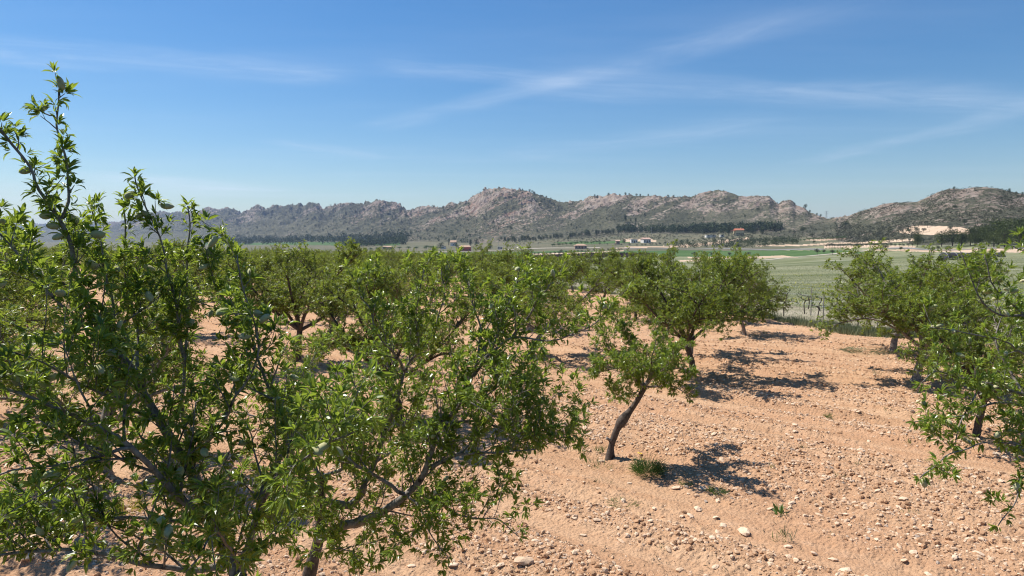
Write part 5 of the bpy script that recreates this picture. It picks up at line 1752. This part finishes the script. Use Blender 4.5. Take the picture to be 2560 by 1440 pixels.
def vine(x, y, label, seed):
    r = np.random.default_rng(seed)
    root = empty('grape_vine', (x, y, gz(x, y)), r.uniform(-.3, .3))
    tag(root, label, 'grape vine', 'old vines along the wires')
    t = Tubes(); P = np.array([(0, 0, -.05), (r.normal(0, .05), 0, .25), (r.normal(0, .06), 0, .5), (r.normal(0, .04), 0, .62)])
    t.add(catmull(P, .05), np.interp(np.linspace(0, 1, len(catmull(P, .05))), [0, 1], [.028, .022]), 6)
    link('stem', t.mesh('stem', M['bark_dark']), root)
    tips = []
    for s in (-1, 1):
        t = Tubes(); Q = walk(r, P[-1], np.array([s, 0, .25]), r.uniform(.35, .6), .06, 0, .2)
        t.add(Q, np.linspace(.018, .010, len(Q)), 5)
        for k in range(4):
            q = Q[r.integers(1, len(Q))]
            K = walk(r, q, np.array([r.normal(0, .4), r.normal(0, .2), 1]), r.uniform(.06, .16), .04, 0, .3)
            t.add(K, np.linspace(.012, .006, len(K)), 4); tips.append(K[-1])
        link('arm', t.mesh('arm', M['bark_dark']), root)
    tips = np.array(tips); i = np.repeat(np.arange(len(tips)), 5); N = len(i)
    L = r.uniform(.03, .07, N)
    V, F, rr = leaf_arrays(tips[i] + r.normal(0, .02, (N, 3)), r.normal(0, 1, (N, 3)), r.normal(0, 1, (N, 3)), L, L * .8, r.random(N), False)
    link('young_leaves', np_mesh('young_leaves', V, F, M['weed'], False, {'rnd': rr}), root)


def post(x, y, label):
    root = empty('vine_post', (x, y, gz(x, y)))
    tag(root, label, 'vine post', 'posts of the vine trellis')
    t = Tubes(); t.add(np.array([(0, 0, -.1), (0, 0, 1.25)]), np.array([.022, .018]), 6)
    link('post_shaft', t.mesh('post_shaft', M['wood_grey']), root)
    bobj('wire_clip', [(-.035, .035, -.035, .035, .62, .66)], M['metal'], root)


sd = 0
for row, f in enumerate((1.10, 1.20, 1.31)):
    us = np.arange(1850, 2640, [38, 34, 30][row])
    pr = None
    pp = []
    for i, u in enumerate(us):
        u = u + rg.uniform(-9, 9)
        y = float(soil_edge(u)) * f + rg.normal(0, .12); x = y * (u - 1280) / F0
        sd += 1
        if rg.random() < .5: continue
        vine(x, y, ['gnarled bare vine in the front trellis row beyond the ploughed soil', 'gnarled bare vine in the second trellis row beyond the soil', 'gnarled bare vine in the rear trellis row at the meadow edge'][row], 900 + sd)
        if i % 4 == 1:
            y2 = float(soil_edge(u + 15)) * f; x2 = y2 * (u + 15 - 1280) / F0
            post(x2, y2, ['thin grey post in the front row of the vine trellis', 'thin grey post in the second row of the vine trellis', 'thin grey post in the rear row of the vine trellis'][row])
            pp.append((x2, y2))
    for z in (.64, 1.05):
        t = Tubes()
        t.add(np.array([(x_, y_, gz(x_, y_) + z) for x_, y_ in pp]), np.full(len(pp), .004), 4, False)
        o = link('trellis_wire', t.mesh('trellis_wire', M['metal']))
        tag(o, ('lower' if z < .9 else 'upper') + ' wire strung along the ' + ['front', 'second', 'rear'][row] + ' row of vine posts', 'wire', 'wires of the vine trellis')

# ------------------------------------------------------------------ haze
def haze(density):
    m, T, out = new_mat('haze_air')
    v = T.n.new('ShaderNodeVolumePrincipled')
    v.inputs['Color'].default_value = (0.52, 0.68, 1.0, 1)
    v.inputs['Density'].default_value = density
    v.inputs['Anisotropy'].default_value = 0.2
    T.l.new(v.outputs[0], out.inputs['Volume'])
    V = []; F = []
    box(V, F, -13000, 13000, -60, 9000, -40, 215)
    o = link('haze', np_mesh('haze', np.array(V), [np.array(F)], m))
    tag(o, kind='stuff')


haze(0.95e-4)
